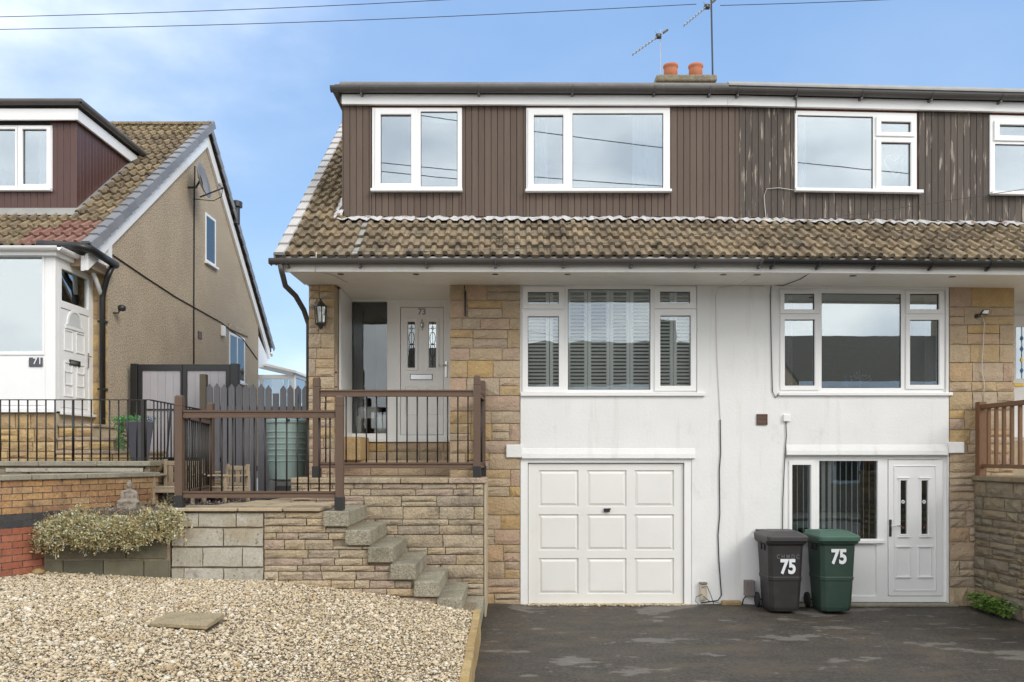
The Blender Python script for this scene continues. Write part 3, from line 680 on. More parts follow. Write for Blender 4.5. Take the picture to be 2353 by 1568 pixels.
# ================================================================== HOUSE 73
PX = 3.09
SOFZ = 4.36; EVY = -.92
h73 = thing('semi_detached_house', (.2, 2, 0), 'left half of the pair, white rendered, brown clad dormer, white garage door, number 73', 'house', 'semi-detached houses')
h75 = thing('semi_detached_house', (6, 2, 0), 'right half of the pair, white rendered, flaking brown dormer cladding, ground floor white door', 'house', 'semi-detached houses')
def rect(r, Y=0): return (fx(r[0], Y), fx(r[2], Y), fz(r[3], Y), fz(r[1], Y))
XL, XR = .115, 5.95
G73w = (1194.8, 652.5, 1602.7, 909); G75w = (1786.7, 659.3, 2175, 908)
GAR = (1197, 1053, 1590, 1391); ENT = (1802.8, 1048, 2178, 1383)
def inset(r, d): return (r[0] + d, r[1] - d, r[2] + d, r[3] - d)
build(MB().holes(XL, PX, -.02, SOFZ + .02, 0, .25, [inset(rect(G73w), .004), (rect(GAR)[0], rect(GAR)[1], -.1, rect(GAR)[3])]), 'rendered_wall', m_render, h73)
build(MB().holes(PX, XR, -.02, SOFZ + .02, 0, .25, [inset(rect(G75w), .004), (rect(ENT)[0], rect(ENT)[1], -.1, rect(ENT)[3])]), 'rendered_wall', m_render, h75)
# lintel bands, soft-edged
build(MB().box(fx(1163, 0), fx(1196, 0) + .02, -.05, .02, fz(1052, 0), fz(1022, 0)), 'lintel_end', m_render, h73, .012)
build(MB().prism([(-.035, fz(1054, 0)), (.01, fz(1054, 0)), (.01, fz(1030, 0)), (-.002, fz(1030, 0)), (-.030, fz(1044, 0))], 'x', XL + .02, fx(1597, 0)), 'lintel', m_render, h73, .012)
build(MB().prism([(-.035, fz(1046, 0)), (.01, fz(1046, 0)), (.01, fz(1022, 0)), (-.002, fz(1022, 0)), (-.030, fz(1036, 0))], 'x', fx(1806, 0), XR - .02), 'lintel', m_render, h75, .012)
build(MB().box(XR - .02, fx(2212, 0), -.05, .02, fz(1042, 0), fz(1016, 0)), 'lintel_end', m_render, h75, .012)
# stone piers
def pier(house, x0, x1, z0, z1, seed, lr=(.22, .58), skip=None):
    r = random.Random(seed)
    p = build(MB().box(x0 + .004, x1 - .004, .012, .26, z0, z1), 'stone_pier', m_mortar, house, dosag=False)
    rc = [q for q in courses(x0, x1, z0, z1, (.12, .27), lr, r, .42, .17)]
    lay(st_face, p, rc, .014, .034, .007, r)
    return p
p1 = pier(h73, -.85, XL - .004, -.02, SOFZ, 41)
p2 = pier(h75, XR + .004, 6.84, -.02, SOFZ, 52)
p0 = pier(h73, -2.77, -2.42, 1.0, SOFZ, 63, (.14, .26))
# quoin ends proud into the porch recess
r_ = random.Random(8)
z = 1.9
while z < SOFZ - .1:
    hh = r_.uniform(.18, .26)
    if int(z * 10) % 2: build(MB().box(-2.425, -2.395, .03, .14, z + .01, min(z + hh, SOFZ) - .01), 'stone', m_stone, p0, .008, dosag=False)
    z += hh
# side, back and party walls
for (hs, xa, xb) in ((h73, -2.765, -2.60), (h75, 8.7, 8.86)):
    build(MB().prism([(.262, 0), (7.4, 0), (7.4, 4.4), (3.7, 8.12), (.262, 5.3)], 'x', xa, xb), 'gable_wall', m_pebble, hs, dosag=False)
    a, b = (-2.6, PX) if hs is h73 else (PX, 8.7)
    build(MB().box(a, b, 7.2, 7.4, 0, 4.6), 'back_wall', m_pebble, hs, dosag=False)
build(MB().box(PX - .05, PX + .05, .26, 7.2, 0, 6.9), 'party_wall', m_roomd, h73, dosag=False)
# porch recess of 73
RY = 1.05
build(MB().box(-2.415, -2.385, .262, RY - .002, 1.76, SOFZ), 'recess_panel', m_upvc, h73, dosag=False)
build(MB().box(-.85, -.70, .262, RY + .1, 0, SOFZ), 'recess_wall', m_mortar, h73, dosag=False)
dz0 = fz(1013, RY)
DF = rect((785, 691, 1047, 1013), RY)
sidep = rect((797.4, 693, 889.6, 996.4), RY); leafr = rect((919.7, 705.8, 1019, 1000), RY)
ds = build(MB().holes(-2.41, -.852, dz0, SOFZ + .05, RY, RY + .07, [sidep, leafr]), 'door_frame', m_upvc, h73, .006, dosag=False)
build(MB().box(sidep[0] - .004, sidep[1] + .004, RY + .03, RY + .04, sidep[2] - .004, sidep[3] + .004), 'pane', g_hall, ds, dosag=False)
build(MB().box(-2.40, -.856, RY - .09, RY - .003, dz0 - .02, dz0 + .03), 'sill', m_upvc, ds, .005, dosag=False)
gl = [rect((936.9, 739.4, 953.3, 845.3), RY), rect((985.3, 739.4, 1002, 845.3), RY)]
d73 = build(MB().holes(leafr[0] + .006, leafr[1] - .006, leafr[2] + .005, leafr[3] - .006, RY + .012, RY + .055, gl), 'front_door', m_upvc, h73, .003, dosag=False)
for i, g in enumerate(gl):
    build(MB().box(g[0] - .003, g[1] + .003, RY + .03, RY + .036, g[2] - .003, g[3] + .003), 'door_pane', g_dark if i == 0 else g_low, d73, dosag=False)
    mo = rect((930, 731, 960.5, 852) if i == 0 else (978.7, 731, 1009, 852), RY)
    build(MB().holes(mo[0], mo[1], mo[2], mo[3], RY - .004, RY + .013, [(g[0], g[1], g[2], g[3])]), 'glazing_bead', m_upvc, d73, .007, dosag=False)
    cx = (g[0] + g[1]) / 2; y_ = RY + .026; hw = (g[1] - g[0]) / 2
    H = g[3] - g[2]; z0 = g[2]
    def arc(cz, rx, rz, n=14): return [(cx + rx * math.cos(2 * math.pi * k / n), y_, cz + rz * math.sin(2 * math.pi * k / n)) for k in range(n + 1)]
    mbl = MB()
    mbl.tube([(cx - hw * .3, y_, z0 + H * .86), (cx, y_, z0 + H * .92), (cx + hw * .3, y_, z0 + H * .86), (cx, y_, z0 + H * .8), (cx - hw * .3, y_, z0 + H * .86)], .0045, 4)
    mbl.tube([(cx - hw, y_, z0 + H * .86), (cx + hw, y_, z0 + H * .86)], .003, 4); mbl.tube(arc(z0 + H * .64, hw * .75, H * .14), .005, 4); mbl.tube(arc(z0 + H * .38, hw * .7, H * .15), .005, 4)
    mbl.tube([(cx - hw * .5, y_, z0 + H * .12), (cx, y_, z0 + H * .19), (cx + hw * .5, y_, z0 + H * .12), (cx, y_, z0 + H * .05), (cx - hw * .5, y_, z0 + H * .12)], .004, 4)
    mbl.tube([(cx, y_, z0), (cx, y_, z0 + H)], .003, 4); mbl.tube([(cx - hw, y_, z0 + H * .5), (cx, y_, z0 + H * .52), (cx + hw, y_, z0 + H * .5)], .003, 4)
    stuff(build(mbl, 'leading', m_lam, d73, dosag=False))
for i, q in enumerate(((928.6, 886.5, 960.6, 953.5), (980, 886.5, 1011, 953.5))):
    q = rect(q, RY); build(MB().holes(q[0], q[1], q[2], q[3], RY + .002, RY + .013, [(q[0] + .02, q[1] - .02, q[2] + .02, q[3] - .02)]), 'door_panel', m_upvc, d73, .005, dosag=False)
lb = rect((943.5, 861, 992.7, 872.5), RY)
build(MB().box(lb[0], lb[1], RY + .0, RY + .013, lb[2], lb[3]), 'letter_plate', m_chrome, d73, .003, dosag=False)
build(MB().holes(lb[0] - .006, lb[1] + .006, lb[2] - .006, lb[3] + .006, RY + .004, RY + .013, [lb]), 'letter_plate_rim', m_blackmet, d73, dosag=False)
hx = fx(1026, RY)
hd = build(MB().box(hx - .018, hx + .016, RY - .014, RY - .002, fz(868, RY), fz(830, RY)), 'door_handle', m_chrome, ds, .006, dosag=False)
build(MB().tube([(hx, RY - .01, fz(840, RY)), (hx, RY - .05, fz(840, RY)), (hx - .12, RY - .05, fz(841, RY))], .009, 8), 'lever', m_chrome, hd, smooth=True, dosag=False)
kn = fx(969.5, RY)
build(MB().lathe([(.004, -.09), (.012, -.08), (.006, -.065), (.03, -.04), (.034, 0), (.028, .03), (.008, .05), (.012, .062), (.003, .085)], (kn, RY - .0, fz(746, RY)), 10), 'door_knocker', m_chrome, d73, smooth=True, dosag=False)
text('73', .125, (kn, RY + .006, fz(717, RY)), m_numd, d73, 'door_number', off=.003)
# stone plinth below the porch door
pl = build(MB().box(-2.41, -.852, RY - .035, RY + .2, 1.0, dz0 - .022), 'plinth', m_mortar, h73, dosag=False)
r_ = random.Random(15)
lay(st_face, pl, list(courses(-2.405, -.855, 1.745, dz0 - .025, (.15, .19), (.25, .5), r_, .2)), RY - .035, .03, .01, r_)
bs = build(MB().box(-2.40, -.86, .50, RY - .07, 1.745, 1.93), 'porch_step', m_mortar, h73, dosag=False)
lay(st_face, bs, [(-2.4 + .39 * i, -2.4 + .39 * (i + 1), 1.748, 1.89) for i in range(4) if i < 4], .5, .025, .01, r_)
build(MB().box(-2.41, -.855, .46, RY - .068, 1.931, 1.965), 'tread', m_slab, bs, .006, dosag=False)
build(MB().box(-2.40, -2.12, .30, .97, 1.966, 2.30), 'stone_block', m_yel, bs, .015, dosag=False)
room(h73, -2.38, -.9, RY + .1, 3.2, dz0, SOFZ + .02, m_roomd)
# pale armchair seen behind the hall glass
o = build(MB().box(-2.36, -1.88, RY + .14, RY + .6, dz0 + .01, dz0 + .40).box(-2.34, -2.02, RY + .14, RY + .6, dz0 + .01, dz0 + .52), 'hall_chair', m_cur, None, .06, segs=3, dosag=False)
top(o, 'white rounded chair just inside the tall dark hall window beside door 73', 'chair')

# garage door
gf = rect(GAR); GY = .05
lf = rect((1213, 1064, 1573, 1391))
gfr = build(MB().holes(gf[0], gf[1], -.0, gf[3], .012, .13, [(lf[0], lf[1], -.1, lf[3])]), 'garage_frame', m_upvc, h73, .006, dosag=False)
pans = []
for (a, b) in ((1238.6, 1329.7), (1350, 1440.5), (1460, 1550)):
    for (c, d) in ((1081.5, 1164.9), (1183.3, 1266), (1284.4, 1366.5)): pans.append(rect((a, c, b, d)))
ld = build(MB().holes(lf[0] + .008, lf[1] - .008, .012, lf[3] - .010, GY, GY + .03, pans), 'garage_door', m_gar, h73, .003, dosag=False)
for q in pans: build(MB().field(q[0] + .001, q[1] - .001, q[2] + .001, q[3] - .001, GY, .02, .010, .034), 'garage_panel', m_gar, ld, dosag=False)
build(MB().box(fx(1388, 0), fx(1402, 0), GY - .03, GY - .001, fz(1177, 0), fz(1169, 0)).box(fx(1397, 0), fx(1404, 0), GY - .034, GY - .026, fz(1172, 0), fz(1168.5, 0)), 'garage_handle', m_blackmet, ld, .004, dosag=False)
build(MB().box(lf[0] - .05, lf[1] + .05, GY + .06, GY + .5, -.02, lf[3] + .1), 'garage_void', m_gasket, h73, dosag=False)
# loose grit at garage threshold
mb = MB(); r_ = random.Random(6)
for k in range(900):
    x = r_.uniform(gf[0] + .05, gf[1] - .02); yy = -abs(r_.gauss(0, .045)) + .045; s = r_.uniform(.005, .013)
    mb.box(x - s, x + s, yy - s, yy + s, -.0, s * 1.2)
o = stuff(build(mb, 'threshold_grit', m_grav)); o['label'] = 'pale grit along the bottom edge of the garage door'

# windows of 73 and 75
w = window(h73, .03, G73w, [((1201, 658.5, 1297, 710.7), (1213, 671.6, 1283.7, 699)), ((1200, 714, 1297, 902), (1213, 727.7, 1284, 889)), (None, (1305, 664.8, 1494.6, 895.9)),
    ((1503.4, 658, 1599.7, 710), (1516.5, 670.8, 1585.5, 697.6)), ((1503.4, 712, 1600, 899), (1517, 726, 1586.8, 887))], (1196.5, 902.8, 1618, 911), g_shut)
w = window(h75, .03, G75w, [((1792, 664.8, 1881, 721.7), (1801.8, 675.7, 1871, 712)), ((1792, 725.8, 1882, 897.3), (1802.6, 735.4, 1871.5, 886.9)), (None, (1888, 671, 2070.6, 891.8)),
    ((2080, 664.8, 2167.7, 721.7), (2089.8, 676, 2157.3, 712)), ((2080, 725.8, 2168, 895), (2090, 735.9, 2157, 885))], (1786.7, 902.8, 2184, 910), g_low)
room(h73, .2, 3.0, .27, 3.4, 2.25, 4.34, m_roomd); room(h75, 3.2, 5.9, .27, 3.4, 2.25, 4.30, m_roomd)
# shutters behind the 73 window
sh = thing('window_shutters', (1.2, .17, 2.7), 'white plantation shutters closed behind the ground floor window of number 73', 'shutters')
lou = meshdata(MB().box(-.5, .5, -.004, .004, -.024, .024), 'louvre', m_shut)
SY = .115
for (a, b) in ((1207, 1262), (1263.5, 1297), (1303, 1350), (1351, 1401), (1402, 1447), (1448, 1499), (1508, 1547), (1548, 1592)):
    X0, X1 = fx(a, SY), fx(b, SY); Z0, Z1 = fz(900, SY), fz(660, SY)
    pn = build(MB().holes(X0, X1, Z0, Z1, SY, SY + .03, [(X0 + .045, X1 - .045, Z0 + .07, Z1 - .07)]), 'shutter_panel', m_shut, sh, .003, dosag=False)
    z = Z0 + .09
    while z < Z1 - .08:
        inst(lou, 'louvre', pn, ((X0 + X1) / 2, SY + .016, z), (R(-58), 0, 0), (X1 - X0 - .088, 1, 1), dosag=False); z += .049
# lower entrance of 75
EY = .05
e = rect(ENT, EY)
npn, bpn = rect((1819.7, 1068.8, 1863, 1240), EY), rect((1882.6, 1059.5, 2017, 1239), EY)
lp1, lp2 = rect((1819.7, 1252, 1863, 1370.5), EY), rect((1882.6, 1252, 2014, 1370.5), EY)
dl = rect((2040, 1056.5, 2166, 1370), EY)
ef = build(MB().holes(e[0], e[1], .03, e[3], EY, EY + .07, [npn, bpn, dl, lp1, lp2]), 'entrance_frame', m_upvc, h75, .006, dosag=False)
cc = rect((1812, 1059, 1871, 1246), EY); build(MB().holes(*cc, EY - .018, EY - .002, [npn]), 'casement', m_upvc, ef, .006, dosag=False)
for q in (npn, bpn): build(MB().box(q[0] - .004, q[1] + .004, EY + .03, EY + .038, q[2] - .004, q[3] + .004), 'pane', g_ent, ef, dosag=False)
for q in (lp1, lp2): build(MB().box(q[0] - .003, q[1] + .003, EY + .022, EY + .05, q[2] - .003, q[3] + .003), 'infill_panel', m_upvc, ef, dosag=False)
bb = rect((1875, 1239, 2030, 1252), EY); build(MB().box(bb[0], bb[1], EY - .035, EY - .002, bb[2] + .02, bb[3] - .01), 'transom_sill', m_upvc, ef, .006, dosag=False)
gl = [rect((2068, 1104.4, 2083, 1227.6), EY), rect((2116, 1104.4, 2131.5, 1227.6), EY)]
d75 = build(MB().holes(dl[0] + .006, dl[1] - .006, dl[2] + .006, dl[3] - .006, EY - .012, EY + .04, gl), 'lower_door', m_upvc, h75, .003, dosag=False)
lm = rect((2053, 1070, 2149.5, 1357.6), EY); build(MB().holes(*lm, EY - .022, EY - .013, [inset(lm, .012)]), 'door_moulding', m_upvc, d75, .004, dosag=False)
for i, g in enumerate(gl):
    build(MB().box(g[0] - .003, g[1] + .003, EY + .01, EY + .016, g[2] - .003, g[3] + .003), 'door_pane', g_dark, d75, dosag=False)
    build(MB().holes(g[0] - .02, g[1] + .02, g[2] - .02, g[3] + .02, EY - .022, EY - .013, [g]), 'glazing_bead', m_upvc, d75, .005, dosag=False)
    for zz in (g[2] - .045, g[3] + .025): build(MB().box(g[0] - .035, g[1] + .035, EY - .032, EY - .0135, zz, zz + .02), 'panel_cornice', m_upvc, d75, .005, dosag=False)
    cx, cz = (g[0] + g[1]) / 2, g[2] + (g[3] - g[2]) * .6; mbf = MB()
    for k in range(6): mbf.lathe([(.002, -.011), (.011, 0), (.002, .011)], (cx + .018 * math.cos(k * math.pi / 3), EY + .006, cz + .018 * math.sin(k * math.pi / 3)), 6)
    stuff(build(mbf, 'glass_flower', m_num, d75, dosag=False))
    build(MB().tube([(cx, EY + .006, cz - .03), (cx, EY + .006, g[2] + .15)], .002, 4), 'flower_stem', m_lam, d75, dosag=False)
    build(MB().lathe([(.002, 0), (.012, .02), (.004, .045), (.001, .05)], (cx, EY + .006, g[2] + .06), 6), 'red_glass_drop', M('red_glass%d' % i, (.2, .03, .02), .3, 0), d75, dosag=False)
    q = rect((2059, 1256.3, 2090, 1325.6) if i == 0 else (2108, 1256.3, 2138.6, 1325.6), EY)
    build(MB().holes(*q, EY - .022, EY - .013, [inset(q, .014)]), 'door_panel', m_upvc, d75, .005, dosag=False)
    for zz in (q[2] - .012, q[3] - .008): build(MB().box(q[0] - .012, q[1] + .012, EY - .034, EY - .0225, zz, zz + .02), 'panel_cornice', m_upvc, d75, .005, dosag=False)
hh = build(MB().box(fx(2041.5, EY), fx(2047, EY), EY - .028, EY - .0125, fz(1233, EY), fz(1194, EY)), 'door_handle', m_blackmet, d75, .004, dosag=False)
build(MB().tube([(fx(2044, EY), EY - .025, fz(1208, EY)), (fx(2044, EY), EY - .06, fz(1208, EY)), (fx(2067, EY), EY - .06, fz(1208.5, EY))], .008, 8), 'lever', m_chrome, hh, smooth=True, dosag=False)
build(MB().box(e[0], e[1] + .05, -.12, .045, -.005, .028), 'door_step', m_conc, h75, .008, dosag=False)
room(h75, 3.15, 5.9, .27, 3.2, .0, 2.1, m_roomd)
vb = thing('vertical_blinds', (4.7, .2, .8), 'cream vertical strip blinds hanging inside the ground floor entrance window', 'blinds')
BY = .19
for (px, wd) in [(1832, .010), (1846, .012), (1857, .02)] + [(1892, .05), (1906, .046), (1918, .044)] + [(1931 + 13.2 * i, .012 if i < 4 else .007) for i in range(7)]:
    X = fx(px, BY)
    build(MB().box(X - wd / 2, X + wd / 2, BY - .002, BY + .002, fz(1237, BY), fz(1056, BY)), 'blind_slat', m_cur, vb, dosag=False)
build(MB().box(fx(1815, BY), fx(2020, BY), BY - .015, BY + .015, fz(1055, BY), fz(1050, BY)), 'head_rail', m_cur, vb, dosag=False)
# right recess with the upper door of 75
build(MB().box(6.80, 8.7, RY, RY + .08, 2.26, SOFZ), 'door_frame', m_upvc, h75, .004, dosag=False)
ud = build(MB().holes(7.40, 8.25, 2.30, 4.12, RY - .04, RY - .002, [(7.50, 7.68, 3.18, 3.95)]), 'upper_door', m_upvc, h75, .006, dosag=False)
build(MB().box(7.50, 7.68, RY - .024, RY - .018, 3.18, 3.95), 'door_pane', g_low, ud, dosag=False)
for k, zz in enumerate((3.78, 3.62, 3.46, 3.30)):
    build(MB().prism([(7.568, zz), (7.59, zz + .045), (7.612, zz), (7.59, zz - .045)], 'y', RY - .034, RY - .026), 'glass_diamond', m_blue if k != 2 else m_brass, ud, dosag=False)
build(MB().tube([(7.59, RY - .03, 3.18), (7.59, RY - .03, 3.95)], .004, 4), 'leading', m_lam, ud, dosag=False)
build(MB().box(7.46, 7.60, RY - .055, RY - .041, 3.06, 3.11), 'letter_plate', m_brass, ud, .004, dosag=False)
build(MB().box(6.80, 8.7, RY - .02, RY + .2, 1.0, 2.258), 'plinth', m_mortar, h75, dosag=False)

# ---- soffit boards, fascia, gutters, roofs for both houses
def eaves(house, x0, x1, rx0, rx1, seed, lights):
    sf = build(MB().box(x0, x1, EVY + .03, .26, SOFZ + .03, SOFZ + .045), 'soffit', m_upvc_dirty, house)
    n = 9; dy = (0 - EVY - .03) / n
    for k in range(n):
        build(MB().box(x0 + .003, x1 - .003, EVY + .03 + k * dy + .0015, EVY + .03 + (k + 1) * dy - .0015, SOFZ, SOFZ + .03), 'soffit_board', m_upvc_dirty, sf, .004, segs=1)
    for k in range(11):
        a = .003 + k * .0955
        build(MB().box(rx0, rx1, a + .0015, a + .0955 - .0015, SOFZ, SOFZ + .03), 'soffit_board', m_upvc_dirty, sf, .004, segs=1)
    build(MB().box(x0, x1, EVY - .02, EVY + .028, SOFZ - .035, SOFZ + .16), 'fascia', m_upvc_dirty, house, .004)
    for px, py in lights:
        X = fx(px, -.66); c = (X, -.66, SOFZ - .006)
        l = build(MB().lathe([(.043, .0), (.043, .007), (.03, .007), (.03, .0)], c, 18), 'soffit_spotlight', M('spot_rim', (.28, .22, .16), .5, 0) if 'spot_rim' not in bpy.data.materials else bpy.data.materials['spot_rim'], sf, smooth=False)
        build(MB().lathe([(.029, .001), (.029, .006)], c, 14), 'lamp', m_blackmet, l)
def halfpipe(mb, x0, x1, yc, zc, r):
    pts = []
    for k in range(11):
        a = math.pi + math.pi * k / 10; pts.append((yc + r * math.cos(a) * 1.0, zc + r * math.sin(a)))
    inn = [(yc + (p[0] - yc) * .93, zc + (p[1] - zc) * .93 + .001) for p in pts[::-1]]
    return mb.prism(pts + inn, 'x', x0, x1)
def gutter(house, x0, x1, yc, zc, r, mat, brk, fy):
    g = build(halfpipe(MB(), x0, x1, yc, zc, r), 'gutter', mat, house)
    for bx in brk:
        br = MB(); pts = []
        for k in range(9):
            a = math.pi * 1.02 + math.pi * .98 * k / 8; pts.append((bx, yc + (r + .006) * math.cos(a), zc + (r + .006) * math.sin(a)))
        br.tube(pts + [(bx, fy, zc - .01)], .008, 4)
        build(br, 'gutter_bracket', mat, g)
        build(MB().box(bx - .014, bx + .014, yc - .01, fy, zc - r - .03, zc - r - .004), 'gutter_bracket', mat, g)
    return g
eaves(h73, fx(655, EVY), PX, -2.384, -.853, 1, [(783, 627), (956, 627), (1138, 627), (1304, 629), (1484, 631), (1662, 631)])
eaves(h75, PX + .001, 9.0, 6.842, 8.69, 2, [(1740, 632), (1960, 635), (2188, 637)])
gy = EVY - .09; gzc = fz(596, gy); S_ = lambda a: [fx(q, gy) for q in a]
g1 = gutter(h73, fx(622, gy), fx(1752, gy), gy, gzc, .068, m_gut, S_((660, 826, 980, 1138, 1295, 1450, 1600, 1745)), EVY - .02)
g2 = gutter(h75, fx(1752, gy), 9.05, gy, gzc, .070, m_gutb, S_((1775, 1880, 2010, 2140, 2272)), EVY - .02)
gx = fx(622, gy)
build(MB().box(gx - .012, gx, gy - .07, gy + .07, gzc - .07, gzc), 'gutter_stop', m_gut, g1, .01)
dp = build(MB().tube([(gx + .12, gy, gzc - .06), (gx + .13, gy + .02, gzc - .14), (-2.93, -.56, 4.23), (-2.88, -.25, 4.16), (-2.84, .02, 4.02), (-2.82, .2, 3.85), (-2.82, .2, 1.6)], .036, 10), 'downpipe', m_gut, h73, smooth=True)
PIT = math.atan(.82); EZ = gzc + .03; EY0 = gy + .05     # tile eave line
cs, sn = math.cos(PIT), math.sin(PIT)
def roof_pt(s, lift=0): return (EY0 + s * cs - lift * sn, EZ + s * sn + lift * cs)
DORX = -2.29
def slab(mb, xa, xb, s0, s1, th=.05):
    a, b = roof_pt(s0, -.012), roof_pt(s1, -.012); c, d = roof_pt(s1, -.012 - th), roof_pt(s0, -.012 - th)
    return mb.prism([a, b, c, d], 'x', xa, xb)
SR = (3.7 - EY0) / cs
m_under = M('roof_underlay', (.05, .045, .04), .9, .1)
rf73 = build(slab(slab(MB(), -2.86, DORX, 0, SR), DORX, PX, 0, (0 - EY0) / cs + .02), 'roof', m_under, h73)
rf75 = build(slab(MB(), PX, 9.0, 0, (0 - EY0) / cs + .02), 'roof', m_under, h75)
for hs, a, b in ((h73, DORX, PX), (h75, PX, 9.0)):
    build(slab(MB(), a, b, (2.3 - EY0) / cs, SR), 'upper_roof', m_tile, hs)
    ry = roof_pt(SR); build(MB().prism([ry, (7.9, 4.35), (7.9, 4.25), (ry[0], ry[1] - .1)], 'x', a if hs is h75 else -2.86, b), 'rear_roof', m_tile, hs)
r_ = random.Random(17)
GA = .272
def tiles(parent_of, xa, xb, s_max, pick, skip=None, s0=0.0, ptf=roof_pt, pit=PIT, gauge=GA, jit=.011):
    k = 0
    while k * gauge + s0 < s_max - .06:
        x = xa + .15
        while x - .15 < xb - .05:
            s = s0 + k * gauge + r_.uniform(-jit, jit); y, z = ptf(s)
            if not (skip and skip(x, y)):
                inst(pick(x, k), 'roof_tile', parent_of(x), (x, y, z), (pit + r_.uniform(-.018, .018), r_.uniform(-.014, .014), r_.uniform(-.02, .02)))
            x += .30
        k += 1
par = lambda x: rf73 if x < PX else rf75
SD = (-.03 - EY0) / cs
def pick73(x, k):
    return t_far if x < -2.2 else t_moss
tiles(par, -2.86, 8.4, SR, pick73, lambda x, y: x > DORX + .10 and y > -.19)
for k in range(5):     # grey slips laid in one channel of the tiles
    y, z = roof_pt(k * GA, .012); mbq = MB(); ang_ = PIT - .14
    mbq.box(-.035, .035, 0, .27, 0, .02); inst(meshdata(mbq, 'grey_slip', m_lead), 'grey_slip', rf73, (-2.107 + .15, y, z + .022), (ang_, 0, 0))
# verge tiles on the left edge of 73
vm = verge_mesh(m_verge, -1)
k = 0
while k * GA < SR - .1:
    y, z = roof_pt(k * GA); inst(vm, 'verge_tile', rf73, (-2.89, y, z), (PIT, 0, 0)); k += 1
build(slab(MB(), -2.90, -2.862, .05, SR, .2), 'bargeboard', m_upvc_dirty, rf73)
# flashing along the dormer foot
def flashing(house, xa, xb, seed):
    r = random.Random(seed); n = int((xb - xa) / .05); mb = MB(); ya, za = roof_pt((-.16 - EY0) / cs, .060); yb, zb = -.012, 5.292
    top_, bot = [], []
    for i in range(n + 1):
        x = xa + (xb - xa) * i / n; w = .018 * math.cos((x + 2.86 - .078) / .15 * 2 * math.pi)
        bot.append((x, ya - .02 + r.uniform(-.018, .018), za + w - .006 + r.uniform(-.006, .006))); top_.append((x, yb, zb + r.uniform(-.022, .014)))
    vs = bot + top_; m = n + 1
    mb.add(vs, [(i, i + 1, m + i + 1, m + i) for i in range(n)])
    o = build(mb, 'flashing', m_flash, house); md = o.modifiers.new('thick', 'SOLIDIFY'); md.thickness = .006
flashing(h73, DORX - .05, PX, 3); flashing(h75, PX, 8.3, 4)
# step flashing up the left cheek
mb = MB()
for k in range(7):
    s = (-.1 - EY0) / cs + k * .17; y, z = roof_pt(s, .05); y2, z2 = roof_pt(s + .2, .055)
    mb.add([(DORX - .12, y, z - .02), (DORX - .002, y, z + .04), (DORX - .002, y2, z2 + .05), (DORX - .13, y2, z2 - .02)], [(0, 1, 2, 3)])
o = build(mb, 'step_flashing', m_flash, h73); o.modifiers.new('thick', 'SOLIDIFY').thickness = .006
# lichen cracks / bird lime tufts on the tiles
mb = MB()
for k in range(46):
    x = r_.uniform(-1.9, 7.6); s = r_.uniform(.04, .98); y, z = roof_pt(s, .045); sz = r_.uniform(.006, .016)
    for c in range(3): mb.lathe([(sz * .3, 0), (sz, sz * .2), (sz * .5, sz * .5)], (x + r_.uniform(-.03, .03), y + r_.uniform(-.015, .015), z - .012), 6)
o = stuff(build(mb, 'roof_lichen', M('lichen', (.6, .58, .52), .95, .2, 20))); o['label'] = 'small white lichen tufts dotted over the lower roof tiles'

# ---- dormers
def dormer(house, xa, xb, wins, bmat, seed, z0=5.285, zt=fz(246, 0)):
    r = random.Random(seed)
    hs = [inset(rect(w), .01) for w in wins]
    d = build(MB().holes(xa, xb, 5.1, zt + .15, -.005, .12, hs), 'dormer', m_brkr, house)
    x = xa; P = .0872
    while x < xb - .005:
        b = min(x + P, xb); yo = -.028 + r.uniform(-.002, .002); segs_ = [(x, b, zt + .06)]
        for w in wins:
            q = rect(w); L_, R_ = q[0] - .001, q[1] + .001; new = []
            for (p0, p1, t_) in segs_:
                if p1 <= L_ or p0 >= R_: new.append((p0, p1, t_)); continue
                if p0 < L_ - .008: new.append((p0, L_, t_))
                new.append((max(p0, L_), min(p1, R_), q[2] - .012))
                if p1 > R_ + .008: new.append((R_, p1, t_))
            segs_ = new
        for (p0, p1, t_) in segs_:
            mbb = MB()
            mbb.prism([(p0 + .0009, -.006), (p0 + .0009, yo + .009), (p0 + .005, yo), (p1 - .005, yo), (p1 - .0009, yo + .009), (p1 - .0009, -.006)], 'z', z0 + r.uniform(-.004, .004), t_)
            build(mbb, 'cladding_board', bmat, d)
        x = b
    return d
W1, W2, W3, W4 = (855, 247.5, 1061.4, 441), (1209, 247.5, 1539.8, 442.5), (1827, 247.5, 2107, 436), (2275, 247.5, 2560, 434)
zf = fz(247, 0)
dm73 = dormer(h73, DORX, fx(1697, 0), [W1, W2], m_board73, 1)
dm75 = dormer(h75, fx(1697, 0), 8.3, [W3, W4], m_board75, 2)
def up(r, Y=-.05):   # window rects measured on the facade plane
    return r
def dwin(house, outer, lights, sill): return window(house, -.048, outer, lights, sill, g_up, .1)
dwin(h73, W1, [((862, 251, 958, 436), (874.7, 264.4, 944.7, 422.3)), (None, (966.6, 256.6, 1051, 428.6))], (853, 436, 1063, 442.5))
dwin(h73, W2, [((1213, 251, 1307.7, 436), (1226.7, 265.8, 1294, 424)), (None, (1315.6, 260.7, 1524, 432.6))], (1207, 437.5, 1542, 443.5))
dwin(h75, W3, [(None, (1833, 258.5, 2006, 427)), ((2012, 258.5, 2101, 304), (2024, 270, 2092, 293.5)), ((2012, 309, 2102, 430), (2024, 318, 2092, 420))], (1825, 430, 2117, 437.5))
dwin(h75, W4, [((2283, 262, 2420, 309), (2296, 271, 2408, 296)), (None, (2287, 316, 2420, 428)), (None, (2430, 262, 2550, 428))], (2274, 430, 2565, 437.5))
